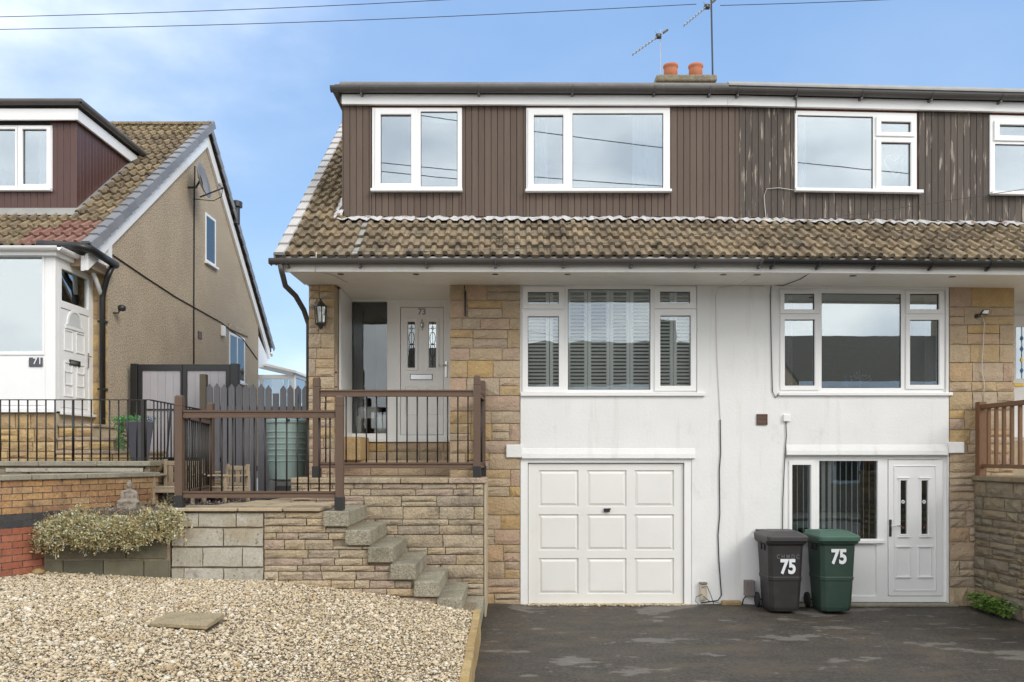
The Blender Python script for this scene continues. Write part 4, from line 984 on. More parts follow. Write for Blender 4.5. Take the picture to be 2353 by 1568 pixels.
room(h73, -2.2, .1, .13, 2.6, 5.3, 6.95, m_room); room(h73, .12, 3.0, .13, 2.6, 5.3, 6.95, m_room)
room(h75, 3.2, 6.0, .13, 2.6, 5.2, 6.85, m_room); room(h75, 6.05, 8.2, .13, 2.6, 5.2, 6.8, m_room)
# left cheek of the dormer
ck = build(MB().prism([(.0, 5.2), (.0, 6.9), (2.1, 6.9), (2.1, 6.9)], 'x', DORX - .0, DORX + .06), 'dormer_cheek', m_under, h73)
y = -.02
while y < 1.95:
    zb_ = EZ + (y + .04 - EY0) * .82
    build(MB().box(DORX - .022, DORX - .001, y + .001, y + .086, zb_, 6.86), 'cladding_board', m_board73, ck); y += .0872
def dorm_top(house, xa, xb, gmat, trim, seed, brk, ztrim):
    build(MB().box(xa, xb, -.10, -.052, zf + .003, fz(216, -.1)), 'dormer_fascia', m_upvc, house, .004)
    build(MB().box(xa, xb, -.052, .02, zf + .03, zf + .045), 'dormer_soffit', m_upvc, house)
    gyy = -.175; zc = fz(201, gyy)
    g = gutter(house, xa - (.13 if house is h73 else 0), xb, gyy, zc, .066, gmat, [fx(q, gyy) for q in brk], -.10)
    build(MB().box(xa - (.09 if house is h73 else 0), xb, -.13, 2.6, fz(203, -.1), fz(196, -.1)), 'dormer_roof', m_felt, house)
    build(MB().prism([(-.165, ztrim), (-.10, ztrim + .055), (-.02, ztrim + .035), (-.02, ztrim - .02), (-.165, ztrim - .03)], 'x', xa + (-.02 if house is h73 else 0), xb), 'roof_edge_trim', trim, house, .006)
    return g
dorm_top(h73, fx(785, -.1), fx(1672, -.1), m_gut, m_felt, 1, (830, 1100, 1315, 1503, 1720 - 90), fz(197, -.1))
dorm_top(h75, fx(1672, -.1) + .001, 8.35, m_gut, m_lead, 2, (1695, 1830, 1980, 2140, 2300), fz(193, -.1) )
# left return of the dormer roof edge
xe = fx(785, -.1) - .11
build(MB().box(xe, xe + .09, -.2, 2.4, fz(203, -.2) - .05, fz(197, -.2) - .01), 'side_gutter', m_gut, h73, .02)
build(MB().box(xe + .088, DORX - .0, -.09, 2.3, zf + .02, fz(205, -.1)), 'side_fascia', m_gut, h73)

# ---- chimney (shared stack, stands on the ridge)
ch = build(MB().box(2.63, 3.55, 3.35, 3.85, 7.6, 8.70), 'chimney', m_stack, h73, .02, dosag=False)
build(MB().box(2.55, 3.63, 3.27, 3.93, 8.66, 8.78), 'chimney_cap', m_stack, ch, .03, dosag=False)
for px in (1541, 1598.5):
    cX = fx(px, 3.6)
    build(MB().lathe([(.125, 0), (.122, .22), (.118, .26), (.135, .28), (.135, .315), (.105, .31), (.10, .05)], (cX, 3.6, 8.77), 20), 'chimney_pot', m_terra, ch, smooth=True, dosag=False)
def aerial(label, px, pyt, pyb, tip, root, thick, mat):
    Y = 3.55; X = fx(px, Y); a = thing('tv_aerial', (X, Y, fz(pyb, Y)), label, 'aerial', 'television aerials on the chimney')
    build(MB().tube([(X, Y, fz(pyb, Y)), (X - .03 * (thick > .012), Y, fz(pyt, Y))], thick, 6), 'mast', mat, a, dosag=False)
    A = Vector((fx(tip[0], Y), Y - .25, fz(tip[1], Y - .25))); B = Vector((fx(root[0], Y), Y, fz(root[1], Y))); 
    build(MB().tube([A, B], .010, 5), 'boom', m_alu, a, dosag=False)
    d = (B - A)
    for k in range(9):
        q = A + d * (k / 9.5); build(MB().tube([q + Vector((0, -.05, .0)), q + Vector((0, .05, 0))], .011, 4), 'element', m_alu, a, dosag=False)
    q = A + d * .84; u = Vector((d.z, 0, -d.x)).normalized()
    for s in (-1, 1): build(MB().tube([q + u * .0 * s, q + u * .09 * s + Vector((0, 0, .02))], .007, 4), 'reflector', m_alu, a, dosag=False)
    build(MB().box(q.x - .05, q.x + .05, q.y - .04, q.y + .04, q.z - .035, q.z + .035), 'junction_box', m_blackmet, a, .01, dosag=False)
    build(MB().tube([B, B + d.normalized() * .12], .022, 6), 'clamp', m_oldpost, a, dosag=False)
aerial('shorter pale television aerial at the left of the chimney pots', 1518, 68, 190, (1450, 125), (1524, 76), .009, m_alu)
aerial('taller dark television aerial mast at the right of the chimney pots', 1638, -3, 190, (1566, 58), (1634, 8), .016, m_blackmet)

# ---- small fixtures on the front
def lantern():
    X, Y, Z = fx(737, -.13), -.14, fz(725, -.14); L = thing('wall_lantern', (X, 0, Z), 'black coach lantern on the stone pillar left of the front door', 'lantern')
    build(MB().lathe([(.095, .11), (.085, .125), (.05, .16), (.03, .175), (.03, .19), (.012, .20), (.016, .215), (.004, .225)], (X, Y, Z), 12), 'lantern_cap', m_blackmet, L, smooth=False, dosag=False)
    build(MB().lathe([(.062, -.10), (.078, .108)], (X, Y, Z), 8), 'lamp_glass', g_lamp, L, dosag=False)
    build(MB().lathe([(.014, -.1), (.018, -.02), (.012, .05)], (X, Y, Z), 8), 'bulb', m_cur, L, dosag=False)
    for k in range(8):
        a = 2 * math.pi * (k + .5) / 8
        build(MB().tube([(X + .067 * math.cos(a), Y + .067 * math.sin(a), Z - .1), (X + .082 * math.cos(a), Y + .082 * math.sin(a), Z + .11)], .006, 4), 'lantern_bar', m_blackmet, L, dosag=False)
    build(MB().lathe([(.004, -.19), (.018, -.175), (.03, -.15), (.045, -.14), (.075, -.115), (.072, -.098)], (X, Y, Z), 12), 'lantern_base', m_blackmet, L, dosag=False)
    build(MB().tube([(X, -.018, Z - .06), (X, -.06, Z - .16), (X, Y, Z - .17)], .012, 6).box(X - .03, X + .03, -.034, -.018, Z - .12, Z + .05), 'wall_arm', m_blackmet, L, dosag=False)
lantern()
X, Y = fx(1069, -.03), -.035
hb = thing('hanging_bracket', (X, Y, fz(727, Y)), 'thin black iron hanging basket bracket on the stone right of the front door', 'bracket')
build(MB().box(X - .012, X + .012, -.036, -.026, fz(727, Y), fz(668, Y)), 'backplate', m_blackmet, hb, .003, dosag=False)
build(MB().tube([(X, -.04, fz(672, Y)), (X + .005, -.28, fz(672, Y) + .01), (X + .005, -.3, fz(672, Y) + .04)], .007, 6), 'arm', m_blackmet, hb, dosag=False)
build(MB().tube([(X, -.04, fz(722, Y)), (X, -.10, fz(705, Y)), (X, -.2, fz(676, Y))], .006, 6), 'brace', m_blackmet, hb, dosag=False)
vx = rect((1738, 952, 1763, 977)); vn = build(MB().holes(*vx, -.018, .0, [inset(vx, .012)]), 'air_vent', m_vent, h75, .003, dosag=False)
for k in range(7): build(MB().box(vx[0] + .012, vx[1] - .012, -.014 + .0, -.004, vx[2] + .014 + k * .018, vx[2] + .026 + k * .018), 'vent_slat', m_vent, vn, dosag=False)
fl = thing('flood_light', (fx(2258, -.1), 0, fz(722, -.1)), 'small black security floodlight on the right-hand stone pier', 'light')
cx, cz = fx(2262, -.12), fz(718, -.12)
build(MB().prism([(cx - .07, cz - .03), (cx + .035, cz - .035), (cx + .06, cz + .035), (cx - .03, cz + .03)], 'y', -.15, -.11), 'lamp_head', m_blackmet, fl, .006, dosag=False)
build(MB().prism([(cx - .05, cz - .02), (cx + .03, cz - .025), (cx + .045, cz + .024), (cx - .022, cz + .02)], 'y', -.154, -.151), 'lamp_lens', m_num, fl, dosag=False)
build(MB().box(cx - .08, cx - .035, -.11, -.02, cz - .06, cz - .015), 'sensor', m_blackmet, fl, .008, dosag=False)
def cable(name, pts, r, mat, label, cat='cable'):
    return top(build(MB().tube(pts, r, 5), name, mat, None, smooth=True, dosag=False), label, cat)
P2 = lambda l, Y: [(fx(a, Y), Y, fz(b, Y)) for a, b in l]
cable('cable', P2([(2258, 730), (2262, 745), (2256, 850), (2262, 880), (2260, 925)], -.04), .006, m_cablew, 'pale cable running down the right stone pier from the floodlight')
cable('cable', P2([(1755, 658), (1690, 656), (1650, 662), (1644, 680), (1645, 750), (1648, 830), (1655, 968)], -.01), .004, m_cablew, 'thin pale upper cable running down the white wall between the houses')
cable('cable', P2([(1655, 965), (1656, 1040), (1653, 1080), (1654, 1180), (1650, 1230), (1652, 1290), (1656, 1345), (1658, 1368), (1650, 1380), (1610, 1386)], -.014), .0075, m_cable, 'black cable hanging down the white wall between garage and bins')
cable('cable', [(fx(1875, EVY), EVY - .03, fz(618, EVY)), (fx(1840, -.5), -.5, SOFZ - .03), (fx(1800, -.1), -.1, SOFZ - .03)] + P2([(1772, 655), (1770, 680), (1772, 780), (1775, 900), (1782, 914), (1788, 908)], -.012), .006, m_cable, 'black cable looping round the left side of the right ground floor window')
cable('cable', P2([(1806, 968), (1807, 1000), (1803, 1060), (1799, 1150), (1798, 1235)], -.014), .006, m_cable, 'black cable dropping from the white socket beside the lower entrance')
o = top(build(MB().box(fx(1799, 0), fx(1814, 0), -.04, -.0, fz(969, 0), fz(953, 0)), 'cable_box', m_upvc, None, .006, dosag=False), 'small white cable box on the white wall above the lower entrance', 'box')
cable('cable', [(fx(728, -1.0), -1.02, 4.55), (-2.45, -.95, 4.33), (-2.3, -.6, 4.35), (-2.2, -.2, 4.345)], .006, m_cablew, 'thin pale cable over the gutter at the left end of the eaves')
cable('cable', P2([(770, 770), (778, 790), (790, 900), (791, 990)], .9), .005, m_cablew, 'thin grey cable inside the porch beside the lantern pillar')
cable('cable', P2([(1829, 225), (1830, 240), (1828, 260)], -.11), .006, m_cable, 'short black cable on the white fascia above the large right upper window')
cable('cable', P2([(1824, 437), (1790, 432), (1762, 434), (1756, 450), (1758, 480), (1760, 500), (1765, 530)], -.045), .005, m_cablew, 'thin cable tacked over the flaking cladding down to the tiles')
a, b = Vector((fx(728, -1.05), -1.05, 4.56)), Vector((fx(2420, -5.0), -5.0, fz(425, -5.0)))
cable('telephone_wire', [a.lerp(b, k / 14) - Vector((0, 0, .18 * math.sin(math.pi * k / 14))) for k in range(15)], .0026, m_wire, 'thin telephone wire crossing the roof from left eaves up to the right', 'wire')
jb = thing('junction_box', (fx(1614, -.03), -.03, .2), 'cream outdoor socket box low on the wall right of the garage', 'box')
q = rect((1607, 1342, 1622, 1378)); build(MB().box(q[0], q[1], -.06, -.0, q[2], q[3]), 'box_body', m_boxc, jb, .008, dosag=False); build(MB().box(q[0] - .005, q[1] + .005, -.075, -.0, q[3], q[3] + .03), 'box_hood', m_boxg, jb, .008, dosag=False)
for k, pts in enumerate(([(1614, 1366), (1600, 1372), (1598, 1382), (1606, 1390)], [(1612, 1350), (1625, 1348), (1634, 1370), (1640, 1388)], [(1616, 1370), (1630, 1382), (1652, 1385)])):
    build(MB().tube(P2(pts, -.085), .005, 5), 'lead', m_cable, jb, dosag=False)
mt = thing('meter_box', (fx(1719, -.06), -.06, .12), 'brown grey meter box low on the white wall beside the black bin', 'box')
q = rect((1708, 1332, 1730, 1368)); build(MB().box(q[0], q[1], -.11, -.0, q[2], q[3]), 'box_body', m_boxg, mt, .012, segs=3, dosag=False)
build(MB().tube(P2([(1715, 1368), (1708, 1378), (1705, 1392)], -.06) , .009, 6), 'lead', m_cable, mt, dosag=False)
top(build(MB().box(fx(1655, 0), fx(1700, 0), -.10, -.01, -.02, .07), 'loose_brick', m_kerb, None, .02, dosag=False), 'yellow stone lying against the wall foot below the black cable', 'stone')

# ================================================================== wheelie bins
def bin_(px0, px1, Y, label, bm, lm, numpx, numpy, small):  # front face at depth Y
    S = F / (Y - CAMY); X0, X1 = fx(px0, Y), fx(px1, Y); w = X1 - X0; B = thing('wheelie_bin', ((X0 + X1) / 2, Y + .3, 0), label, 'bin', 'wheelie bins by the lower entrance')
    xc = (X0 + X1) / 2; hb, ht = .195, .232; zt = .97; yb0, yb1 = Y + .05, Y + .47; yt0, yt1 = Y + .0, Y + .54; z0 = .02
    def ring(h, y0, y1, z, c=.05): return [(xc - h + c, y0, z), (xc + h - c, y0, z), (xc + h, y0 + c, z), (xc + h, y1 - c, z), (xc + h - c, y1, z), (xc - h + c, y1, z), (xc - h, y1 - c, z), (xc - h, y0 + c, z)]
    L = [ring(hb - .012, yb0 + .015, yb1 - .01, z0), ring(hb, yb0, yb1, z0 + .05)]
    def lerp(t, g=0.0): return ring(hb + (ht - hb) * t + g, yb0 + (yt0 - yb0) * t - g, yb1 + (yt1 - yb1) * t + g, z0 + (zt - z0) * t)
    for t, g in ((.42, 0), (.425, .006), (.47, .006), (.475, 0), (.9, 0)): L.append(lerp(t, g))
    L.append(lerp(.935, .03)); L.append(lerp(1.0, .035))
    vs = [p for l in L for p in l]; fs = [tuple(range(8))[::-1], tuple(range(len(vs) - 8, len(vs)))]
    for i in range(len(L) - 1):
        for k in range(8): fs.append((i * 8 + k, i * 8 + (k + 1) % 8, i * 8 + 8 + (k + 1) % 8, i * 8 + 8 + k))
    bo = build(MB().add(vs, fs), 'body', bm, B, .008, dosag=False)
    for k in range(4):
        x = xc - .15 + k * .10; build(MB().prism([(yt0 + .012, .885), (yt0 - .03, .915), (yt0 + .012, .915)], 'x', x - .006, x + .006), 'rib', bm, bo, dosag=False)
    for k in range(2): build(MB().box(xc - ht - .012, xc - ht + .012, Y + .16 + k * .13, Y + .22 + k * .13, .80, .88), 'grip_pocket', m_gasket, bo, dosag=False)
    hl = ht + .036; Lr = [ring(hl - .005, yt0 - .055, yt1 + .02, zt - .035, .03), ring(hl, yt0 - .06, yt1 + .03, zt + .025, .03), ring(hl - .02, yt0 - .04, yt1 + .01, zt + .04, .04), ring(hl - .05, yt0 + .01, yt1 - .03, zt + .06, .05), ring(hl - .09, yt0 + .07, yt1 - .12, zt + .085, .06)]
    vs = [p for l in Lr for p in l]; fs = [tuple(range(8))[::-1], tuple(range(len(vs) - 8, len(vs)))]
    for i in range(len(Lr) - 1):
        for k in range(8): fs.append((i * 8 + k, i * 8 + (k + 1) % 8, i * 8 + 8 + (k + 1) % 8, i * 8 + 8 + k))
    ld_ = build(MB().add(vs, fs), 'lid', lm, B, .01, dosag=False)
    build(MB().tube([(xc - .22, yt1 + .0, zt + .03), (xc - .22, yt1 + .06, zt + .05), (xc + .22, yt1 + .06, zt + .05), (xc + .22, yt1 + .0, zt + .03)], .016, 8), 'handle', lm, B, smooth=True, dosag=False)
    tfw = lambda sx: (lambda v: (xc + sx * (hb + .035) + v[2], yb1 + .02 + v[0], .10 + v[1]))
    for sx in (-1, 1):
        wm = MB(tfw(sx)).lathe([(.02, -.022), (.075, -.022), (.10, -.014), (.10, .014), (.075, .022), (.02, .022)], n=20); build(wm, 'wheel', m_rubber, B, smooth=False, dosag=False)
    build(MB().tube([(xc - hb - .05, yb1 + .02, .10), (xc + hb + .05, yb1 + .02, .10)], .012, 6), 'axle', m_blackmet, B, dosag=False)
    tilt = math.atan2(yb0 - yt0, zt - z0)
    def on(px, py):
        z = fz(py, Y + .02); t = (z - z0) / (zt - z0); yy = yb0 + (yt0 - yb0) * t - .012; return (fx(px, yy), yy, fz(py, yy))
    text('75', .255, on(numpx, numpy), m_num, B, 'number_sticker', (R(90) + tilt, 0, 0), .001, .010, .8)
    if small: text('C H M D C', .075, on(numpx, numpy - 24), m_numg, B, 'lettering', (R(90) + tilt, 0, 0), .001, .001, .82)
bin_(1768, 1848, -.63, 'black wheelie bin with dark lid, white 75 and faint grey lettering', m_binb, m_binbl, 1811, 1304, True)
bin_(1888, 1968, -.63, 'green wheelie bin with lighter green lid and white 75 by the white panel', m_bing, m_bingl, 1928, 1281, False)

# ================================================================== right side: retaining wall, wooden railing, weeds
rw = thing('side_retaining_wall', (6.4, -1.5, 0), 'mossy stone retaining wall at the right edge below the wooden railing', 'wall')
build(MB().box(6.30, 6.7, -3.4, -.035, -.05, 1.70), 'mortar_core', m_mortd, rw, dosag=False)
r_ = random.Random(33)
lay(st_rubg, rw, list(courses(-3.4, -.03, .0, 1.69, (.09, .17), (.22, .6), r_, .3, .12)), 0, .04, .012, r_, -math.pi / 2, (6.30, -.0)) if False else None
ang = -math.pi / 2   # face towards -x: local x runs along -y
lay(st_rubg, rw, list(courses(.03, 3.4, .0, 1.69, (.09, .17), (.22, .6), r_, .3, .12)), 0, .04, .012, r_, ang, (6.30, 0))
for k in range(5): build(MB().box(6.23, 6.75, -.04 - .68 * (k + 1) + .006, -.04 - .68 * k, 1.70, 1.765), 'coping_stone', m_rubg, rw, .012, dosag=False)
wr = thing('wooden_railing', (6.45, -1.2, 1.76), 'stained wooden balustrade on top of the right-hand stone retaining wall', 'railing')
wp = fx(2254, -.12)
build(MB().box(wp - .05, wp + .05, -.17, -.07, 1.765, fz(924, -.12)), 'post', m_wood, wr, .006, dosag=False)
build(MB().box(wp - .05, wp + .05, -3.2, -3.1, 1.765, 2.78), 'post', m_wood, wr, .006, dosag=False)
build(MB().box(wp - .035, wp + .035, -3.1, -.17, 2.66, 2.72), 'handrail', m_wood, wr, .008, dosag=False)
build(MB().box(wp - .02, wp + .02, -3.1, -.17, 1.87, 1.92), 'bottom_rail', m_wood, wr, .004, dosag=False)
wb = meshdata(MB().box(-.019, .019, -.019, .019, -.5, .5), 'spindle', m_wood)
for k in range(17): inst(wb, 'spindle', wr, (wp, -.30 - k * .165, 2.29), (0, 0, 0), (1, 1, .74), dosag=False)
struct(build(MB().box(6.72, 9.2, -3.4, RY - .03, .0, 1.74), 'upper_patio', m_slab, dosag=False))
def weeds():
    r = random.Random(2); lf = MB(); sm = MB()
    for k in range(34):
        c = Vector((fx(r.uniform(2262, 2352), -.5), -.25 - r.random() * .7, 0)); c.x = min(c.x, 6.2)
        if c.x > 6.22: c.x = 6.2
        for j in range(7):
            a = r.uniform(0, 2 * math.pi); h = r.uniform(.04, .2); e = c + Vector((math.cos(a) * .1, math.sin(a) * .1, h))
            sm.tube([c, c.lerp(e, .5) + Vector((0, 0, .02)), e], .002, 3)
            for q in range(3): lf.leaf(e, (math.cos(a + q - 1), math.sin(a + q - 1), r.uniform(-.3, .3)), (0, 0, 1), r.uniform(.05, .09), r.uniform(.03, .05))
    w_ = thing('weed_clump', (6.0, -.5, 0), 'bright green weeds growing at the foot of the right retaining wall', 'plant')
    build(lf, 'leaves', m_weed, w_, dosag=False); build(sm, 'stems', m_weed, w_, dosag=False)
weeds()

# ================================================================== HOUSE 71
GX = -6.0
h71 = thing('detached_house', (-8, 4.5, 1.9), 'pebble-dashed gabled house with white porch and red-brown dormer at the left edge', 'house')
rz = lambda Y: 5.02 + .78 * (Y - .37)
build(MB().prism([(1.0, 1.5), (8.1, 1.5), (8.1, rz(1.5)), (4.8, rz(4.8) - .08), (1.0, rz(1.0) - .08)], 'x', GX - .25, GX), 'gable_wall', m_pebble, h71)
build(MB().box(-11, GX - .25, 7.9, 8.1, 1.5, 5.6), 'back_wall', m_pebble, h71)
fwal = build(MB().box(-11, GX - .002, .995 + .02, 1.2, 1.5, 5.3), 'front_wall', m_mortar, h71)
r_ = random.Random(44)
lay(st_yel, fwal, list(courses(-6.24, -6.0, 2.2, 4.85, (.2, .3), (.24, .3), r_, .1, .5)), 1.01, .03, .012, r_)
P71 = math.atan(.78); c7, s7 = math.cos(P71), math.sin(P71)
e71y, e71z = .30, rz(.30)
def rp71(s, lift=0): return (e71y + s * c7 - lift * s7, e71z + s * s7 + lift * c7)
S71 = (4.8 - e71y) / c7
def slab71(mb, xa, xb, s0, s1, th=.06):
    return mb.prism([rp71(s0, -.012), rp71(s1, -.012), rp71(s1, -.012 - th), rp71(s0, -.012 - th)], 'x', xa, xb)
D7X, D7Y, D7Z = -6.62, 1.3, 7.10
r71 = build(slab71(slab71(slab71(MB(), D7X, GX + .04, 0, S71), -11, D7X, 0, (1.3 - e71y) / c7), -11, D7X, (3.2 - e71y) / c7, S71), 'roof', m_under, h71)
build(MB().prism([rp71(S71), (9.0, rz(.3) - .3), (9.0, rz(.3) - .4), (4.8, rz(4.8) - .1)], 'x', -11, GX + .04), 'rear_roof', m_tile71, h71)
def pick71(x, k): return t_red if (k < 3 and x > -6.95 + k * .12 and x < -6.15 + .2) else t_far
tiles(lambda x: r71, -9.0 - .02, GX + .03, S71, pick71, lambda x, y: x < D7X - .12 and 1.15 < y < 3.1, ptf=rp71, pit=P71, gauge=.28)
vm7 = verge_mesh(m_verge71, 1, .095); k = 0
while k * .28 < S71 - .05:
    y, z = rp71(k * .28); inst(vm7, 'verge_tile', r71, (GX + .055, y, z), (P71, 0, 0)); k += 1
vm8 = verge_mesh(m_verge71, 1, .09)
for k in range(19):
    s = k * .28; y = 9.0 - s * c7; z = rz(.3) - .3 + s * math.sin(math.atan2(rz(4.8) - (rz(.3) - .3), 4.2))
    yy = 9.0 - k * (4.2 / 19); zz = (rz(.3) - .3) + k * ((rz(4.8) - rz(.3) + .3) / 19)
    inst(vm8, 'verge_tile', r71, (GX + .055, yy, zz), (math.atan2(rz(4.8) - rz(.3) + .3, -4.2), 0, 0), (1, 1, -1))
x = -9.0
rt = MB(); poly = [(math.cos(math.pi * t / 8) * .11, math.sin(math.pi * t / 8) * .09) for t in range(9)]
while x < GX + .1:
    build(MB().prism([(4.8 + p[0], rz(4.8) - .0 + p[1]) for p in poly], 'x', x, min(x + .44, GX + .12)), 'ridge_tile', m_tile71 if x < -6.3 else m_verge71, r71, .01); x += .45
mb = MB(); rr = random.Random(8)
for k in range(260):
    xx = rr.uniform(-8, -6.0); s = S71 - abs(rr.gauss(0, .22)) * (1.0 if xx > -6.9 else .35); y, z = rp71(s, .03); sz = rr.uniform(.012, .035)
    mb.lathe([(sz, 0), (sz * .8, sz * .4), (sz * .3, sz * .6)], (xx, y, z), 6)
o = stuff(build(mb, 'roof_moss', M('moss', [(.10, .09, .02), (.16, .14, .03), (.08, .07, .03)], .95, .3, 30, by='island'))); o['label'] = 'yellow green moss cushions along the ridge of the left house'
# bargeboards
def barge(poly, name='bargeboard'): build(MB().prism(poly, 'x', GX + .002, GX + .05), name, m_upvc, h71, .004)
barge([(.34, rz(.34) - .14), (4.8, rz(4.8) - .14), (4.8, rz(4.8) - .40), (.34, rz(.34) - .36)])
z9 = rz(.3) - .3
barge([(4.802, rz(4.8) - .14), (8.85, z9 - .03), (8.85, z9 - .26), (4.802, rz(4.8) - .40)])
build(MB().prism([(.33, 4.84), (1.0, 4.84), (1.0, rz(1.0) - .36), (.33, rz(.33) - .36)], 'x', GX - .05, GX + .001), 'eaves_box', m_upvc, h71)
build(MB().prism([(8.1, z9 - .55), (8.85, z9 - .45), (8.85, z9 - .22), (8.1, z9 + .2)], 'x', GX - .05, GX + .001), 'eaves_box', m_upvc, h71)
build(MB().box(GX + .0, GX + .045, .93, 1.03, 4.80, 5.30), 'corner_board', m_upvc, h71)
# black gutter return and downpipe
build(MB().tube([(-6.55, .16, 4.955), (-6.0, .18, 4.935), (-5.88, .26, 4.92), (-5.86, .95, 4.85)], .055, 10), 'gutter', m_gutb, h71, smooth=True)
build(MB().box(-6.5, -5.99, .36, .98, 4.70, 4.84), 'eaves_soffit', M('tan_soffit', (.33, .25, .17), .8, .1), h71)
build(MB().tube([(-5.88, .88, 4.82), (-5.95, .87, 4.65), (-6.03, .93, 4.48), (-6.05, .93, 4.35), (-6.05, .93, 2.45)], .042, 10), 'downpipe', m_gutb, h71, smooth=True)
for zz in (4.0, 3.0): build(MB().box(-6.11, -5.99, .90, .98, zz, zz + .03), 'pipe_clip', m_gutb, h71)
# dormer 71
tfz = lambda r, Y: (fx(r[0], Y), fx(r[2], Y), fz(r[3], Y), fz(r[1], Y))
w7 = (-60, 288, 120, 440); q7 = tfz(w7, D7Y)
d71 = build(MB().holes(-9.0, D7X - .03, 5.72, D7Z + .1, D7Y, D7Y + .1, [inset(q7, .02)]), 'dormer', m_under, h71)
x = D7X
while x > -9.0:
    a = x - .1; cx = (a + x) / 2; zt = D7Z + .02
    if q7[0] < cx < q7[1]: zt = q7[2] - .01
    build(MB().box(a + .0015, x - .0015, D7Y - .022, D7Y - .001, 5.79, zt), 'cladding_board', m_board71, d71, .004, segs=1); x = a
y = D7Y - .02
ckk = build(MB().prism([(D7Y, 5.7), (D7Y, D7Z), (3.1, D7Z), (3.1, D7Z - .02)], 'x', D7X - .08, D7X - .024), 'dormer_cheek', m_under, h71)
while y < 3.0:
    b = y + .1
    build(MB().prism([(y + .0015, rz(y) + .03), (b - .0015, rz(b) + .03), (b - .0015, max(D7Z + .02, rz(b) + .04)), (y + .0015, D7Z + .02)], 'x', D7X - .023, D7X - .0), 'cladding_board', m_board71, ckk, .003, segs=1); y = b
window(h71, D7Y - .03, w7, [((-50, 293, 40, 435), (-40, 298, 36, 428)), ((42, 291, 118, 434), (52.6, 298, 108, 424))], (-60, 434, 121, 441), g_up, .08)
room(h71, -9, D7X - .15, D7Y + .11, 3.4, 5.8, D7Z, m_room)
build(MB().box(-9.0, D7X + .05, D7Y - .12, D7Y - .08, D7Z, D7Z + .17), 'dormer_fascia', m_upvc, h71, .004)
build(MB().box(D7X + .03, D7X + .07, D7Y - .12, 3.25, D7Z, D7Z + .17), 'dormer_fascia', m_upvc, h71, .004)
build(halfpipe(MB(), -9.0, D7X + .14, D7Y - .16, D7Z + .26, .055), 'gutter', m_gut, h71)
tfg = lambda v: (D7X + .12 + v[1], v[0], v[2])
build(halfpipe(MB(tfg), D7Y - .16, 3.35, 0, D7Z + .26, .055), 'gutter', m_gut, h71)
build(MB().box(-9.0, D7X + .14, D7Y - .15, 3.45, D7Z + .262, D7Z + .315), 'dormer_roof', m_felt, h71, .01)
build(MB().prism([(D7Y - .15, rz(D7Y - .15) + .055), (3.1, rz(3.1) + .055), (3.1, rz(3.1) + .07), (D7Y - .15, rz(D7Y - .15) + .07)], 'x', D7X, D7X + .09), 'flashing', m_lead, h71)
build(MB().prism([(D7Y - .20, rz(D7Y - .2) + .05), (D7Y - .024, 5.78), (D7Y - .024, 5.80), (D7Y - .20, rz(D7Y - .2) + .062)], 'x', -9.0, D7X + .05), 'flashing', m_lead, h71)
# gable windows
def gwin(y0, y1, z0, z1, mull):
    tf = lambda v: (GX + .012 - v[1], v[0], v[2])
    hs = []; n = 2 if mull else 1; ww = (y1 - y0 - .05 * (n + 1)) / n
    for k in range(n): a = y0 + .05 + k * (ww + .05); hs.append((a, a + ww, z0 + .05, z1 - .05))
    f = build(MB(tf).holes(y0, y1, z0, z1, 0, .03, hs), 'window', m_upvc, h71, .004)
    for q in hs: build(MB(tf).box(q[0] - .003, q[1] + .003, .004, .008, q[2] - .003, q[3] + .003), 'pane', g_shut, f) if False else None; build(MB(tf).box(q[0] - .003, q[1] + .003, .004, .008, q[2] - .003, q[3] + .003), 'pane', g_ent, f); build(MB(tf).box(q[0] - .003, q[1] + .003, .0085, .0115, q[2] - .003, q[3] + .003), 'blind', m_room, f)  # the blind is an added grey sheet, giving the pane a brighter interior
    build(MB(tf).box(y0 - .04, y1 + .04, -.05, .012, z0 - .045, z0 - .002), 'sill', m_upvc, f, .004)
    return f
gwin(4.79, 5.34, 5.84, 6.80, False)
gwin(6.12, 7.12, 3.65, 4.66, True)
build(MB().box(GX, GX + .03, 6.05, 7.3, 4.72, 4.84), 'lintel', m_pebble, h71, .02)
build(MB().box(GX, GX + .015, 4.42, 4.60, 4.28, 4.42), 'air_vent', m_vent, h71, .004)
cable('cable', [(GX + .012, 4.25, 7.5), (GX + .012, 4.22, 6.7), (GX + .012, 4.2, 5.0), (GX + .012, 4.2, 3.2)], .014, m_cable, 'black vertical cable down the middle of the pebble-dashed gable')
cable('cable', [(GX + .012, 1.05, 5.05), (GX + .012, 2.2, 4.95), (GX + .012, 3.4, 4.86), (GX + .012, 5.6, 4.78), (GX + .012, 7.0, 4.62), (GX + .012, 8.0, 4.30)], .011, m_cable, 'thin dark cable running diagonally across the pebble-dashed gable')
top(build(MB().box(GX, GX + .06, 5.62, 5.78, 4.50, 4.72), 'alarm_box', m_upvc, None, .015, dosag=False), 'small white alarm box high on the pebble-dashed gable', 'box')
sdh = thing('satellite_dish', (GX + .1, 3.95, 7.12), 'grey satellite dish bracketed to the upper pebble-dashed gable', 'satellite dish')
ax = Vector((.97, .06, .22)).normalized(); c0 = Vector((GX + .22, 3.95, 7.12)); uu = ax.cross(Vector((0, 0, 1))).normalized(); vv = ax.cross(uu)
mb = MB(); vs = [c0]; n = 20
for rr_, dp_ in ((.12, .012), (.22, .04), (.30, .08)):
    for k in range(n): a = 2 * math.pi * k / n; vs.append(c0 + (uu * math.cos(a) + vv * math.sin(a) * 1.1) * rr_ + ax * dp_)
fs = [(0, 1 + k, 1 + (k + 1) % n) for k in range(n)] + [(1 + j * n + k, 1 + j * n + (k + 1) % n, 1 + (j + 1) * n + (k + 1) % n, 1 + (j + 1) * n + k) for j in range(2) for k in range(n)]
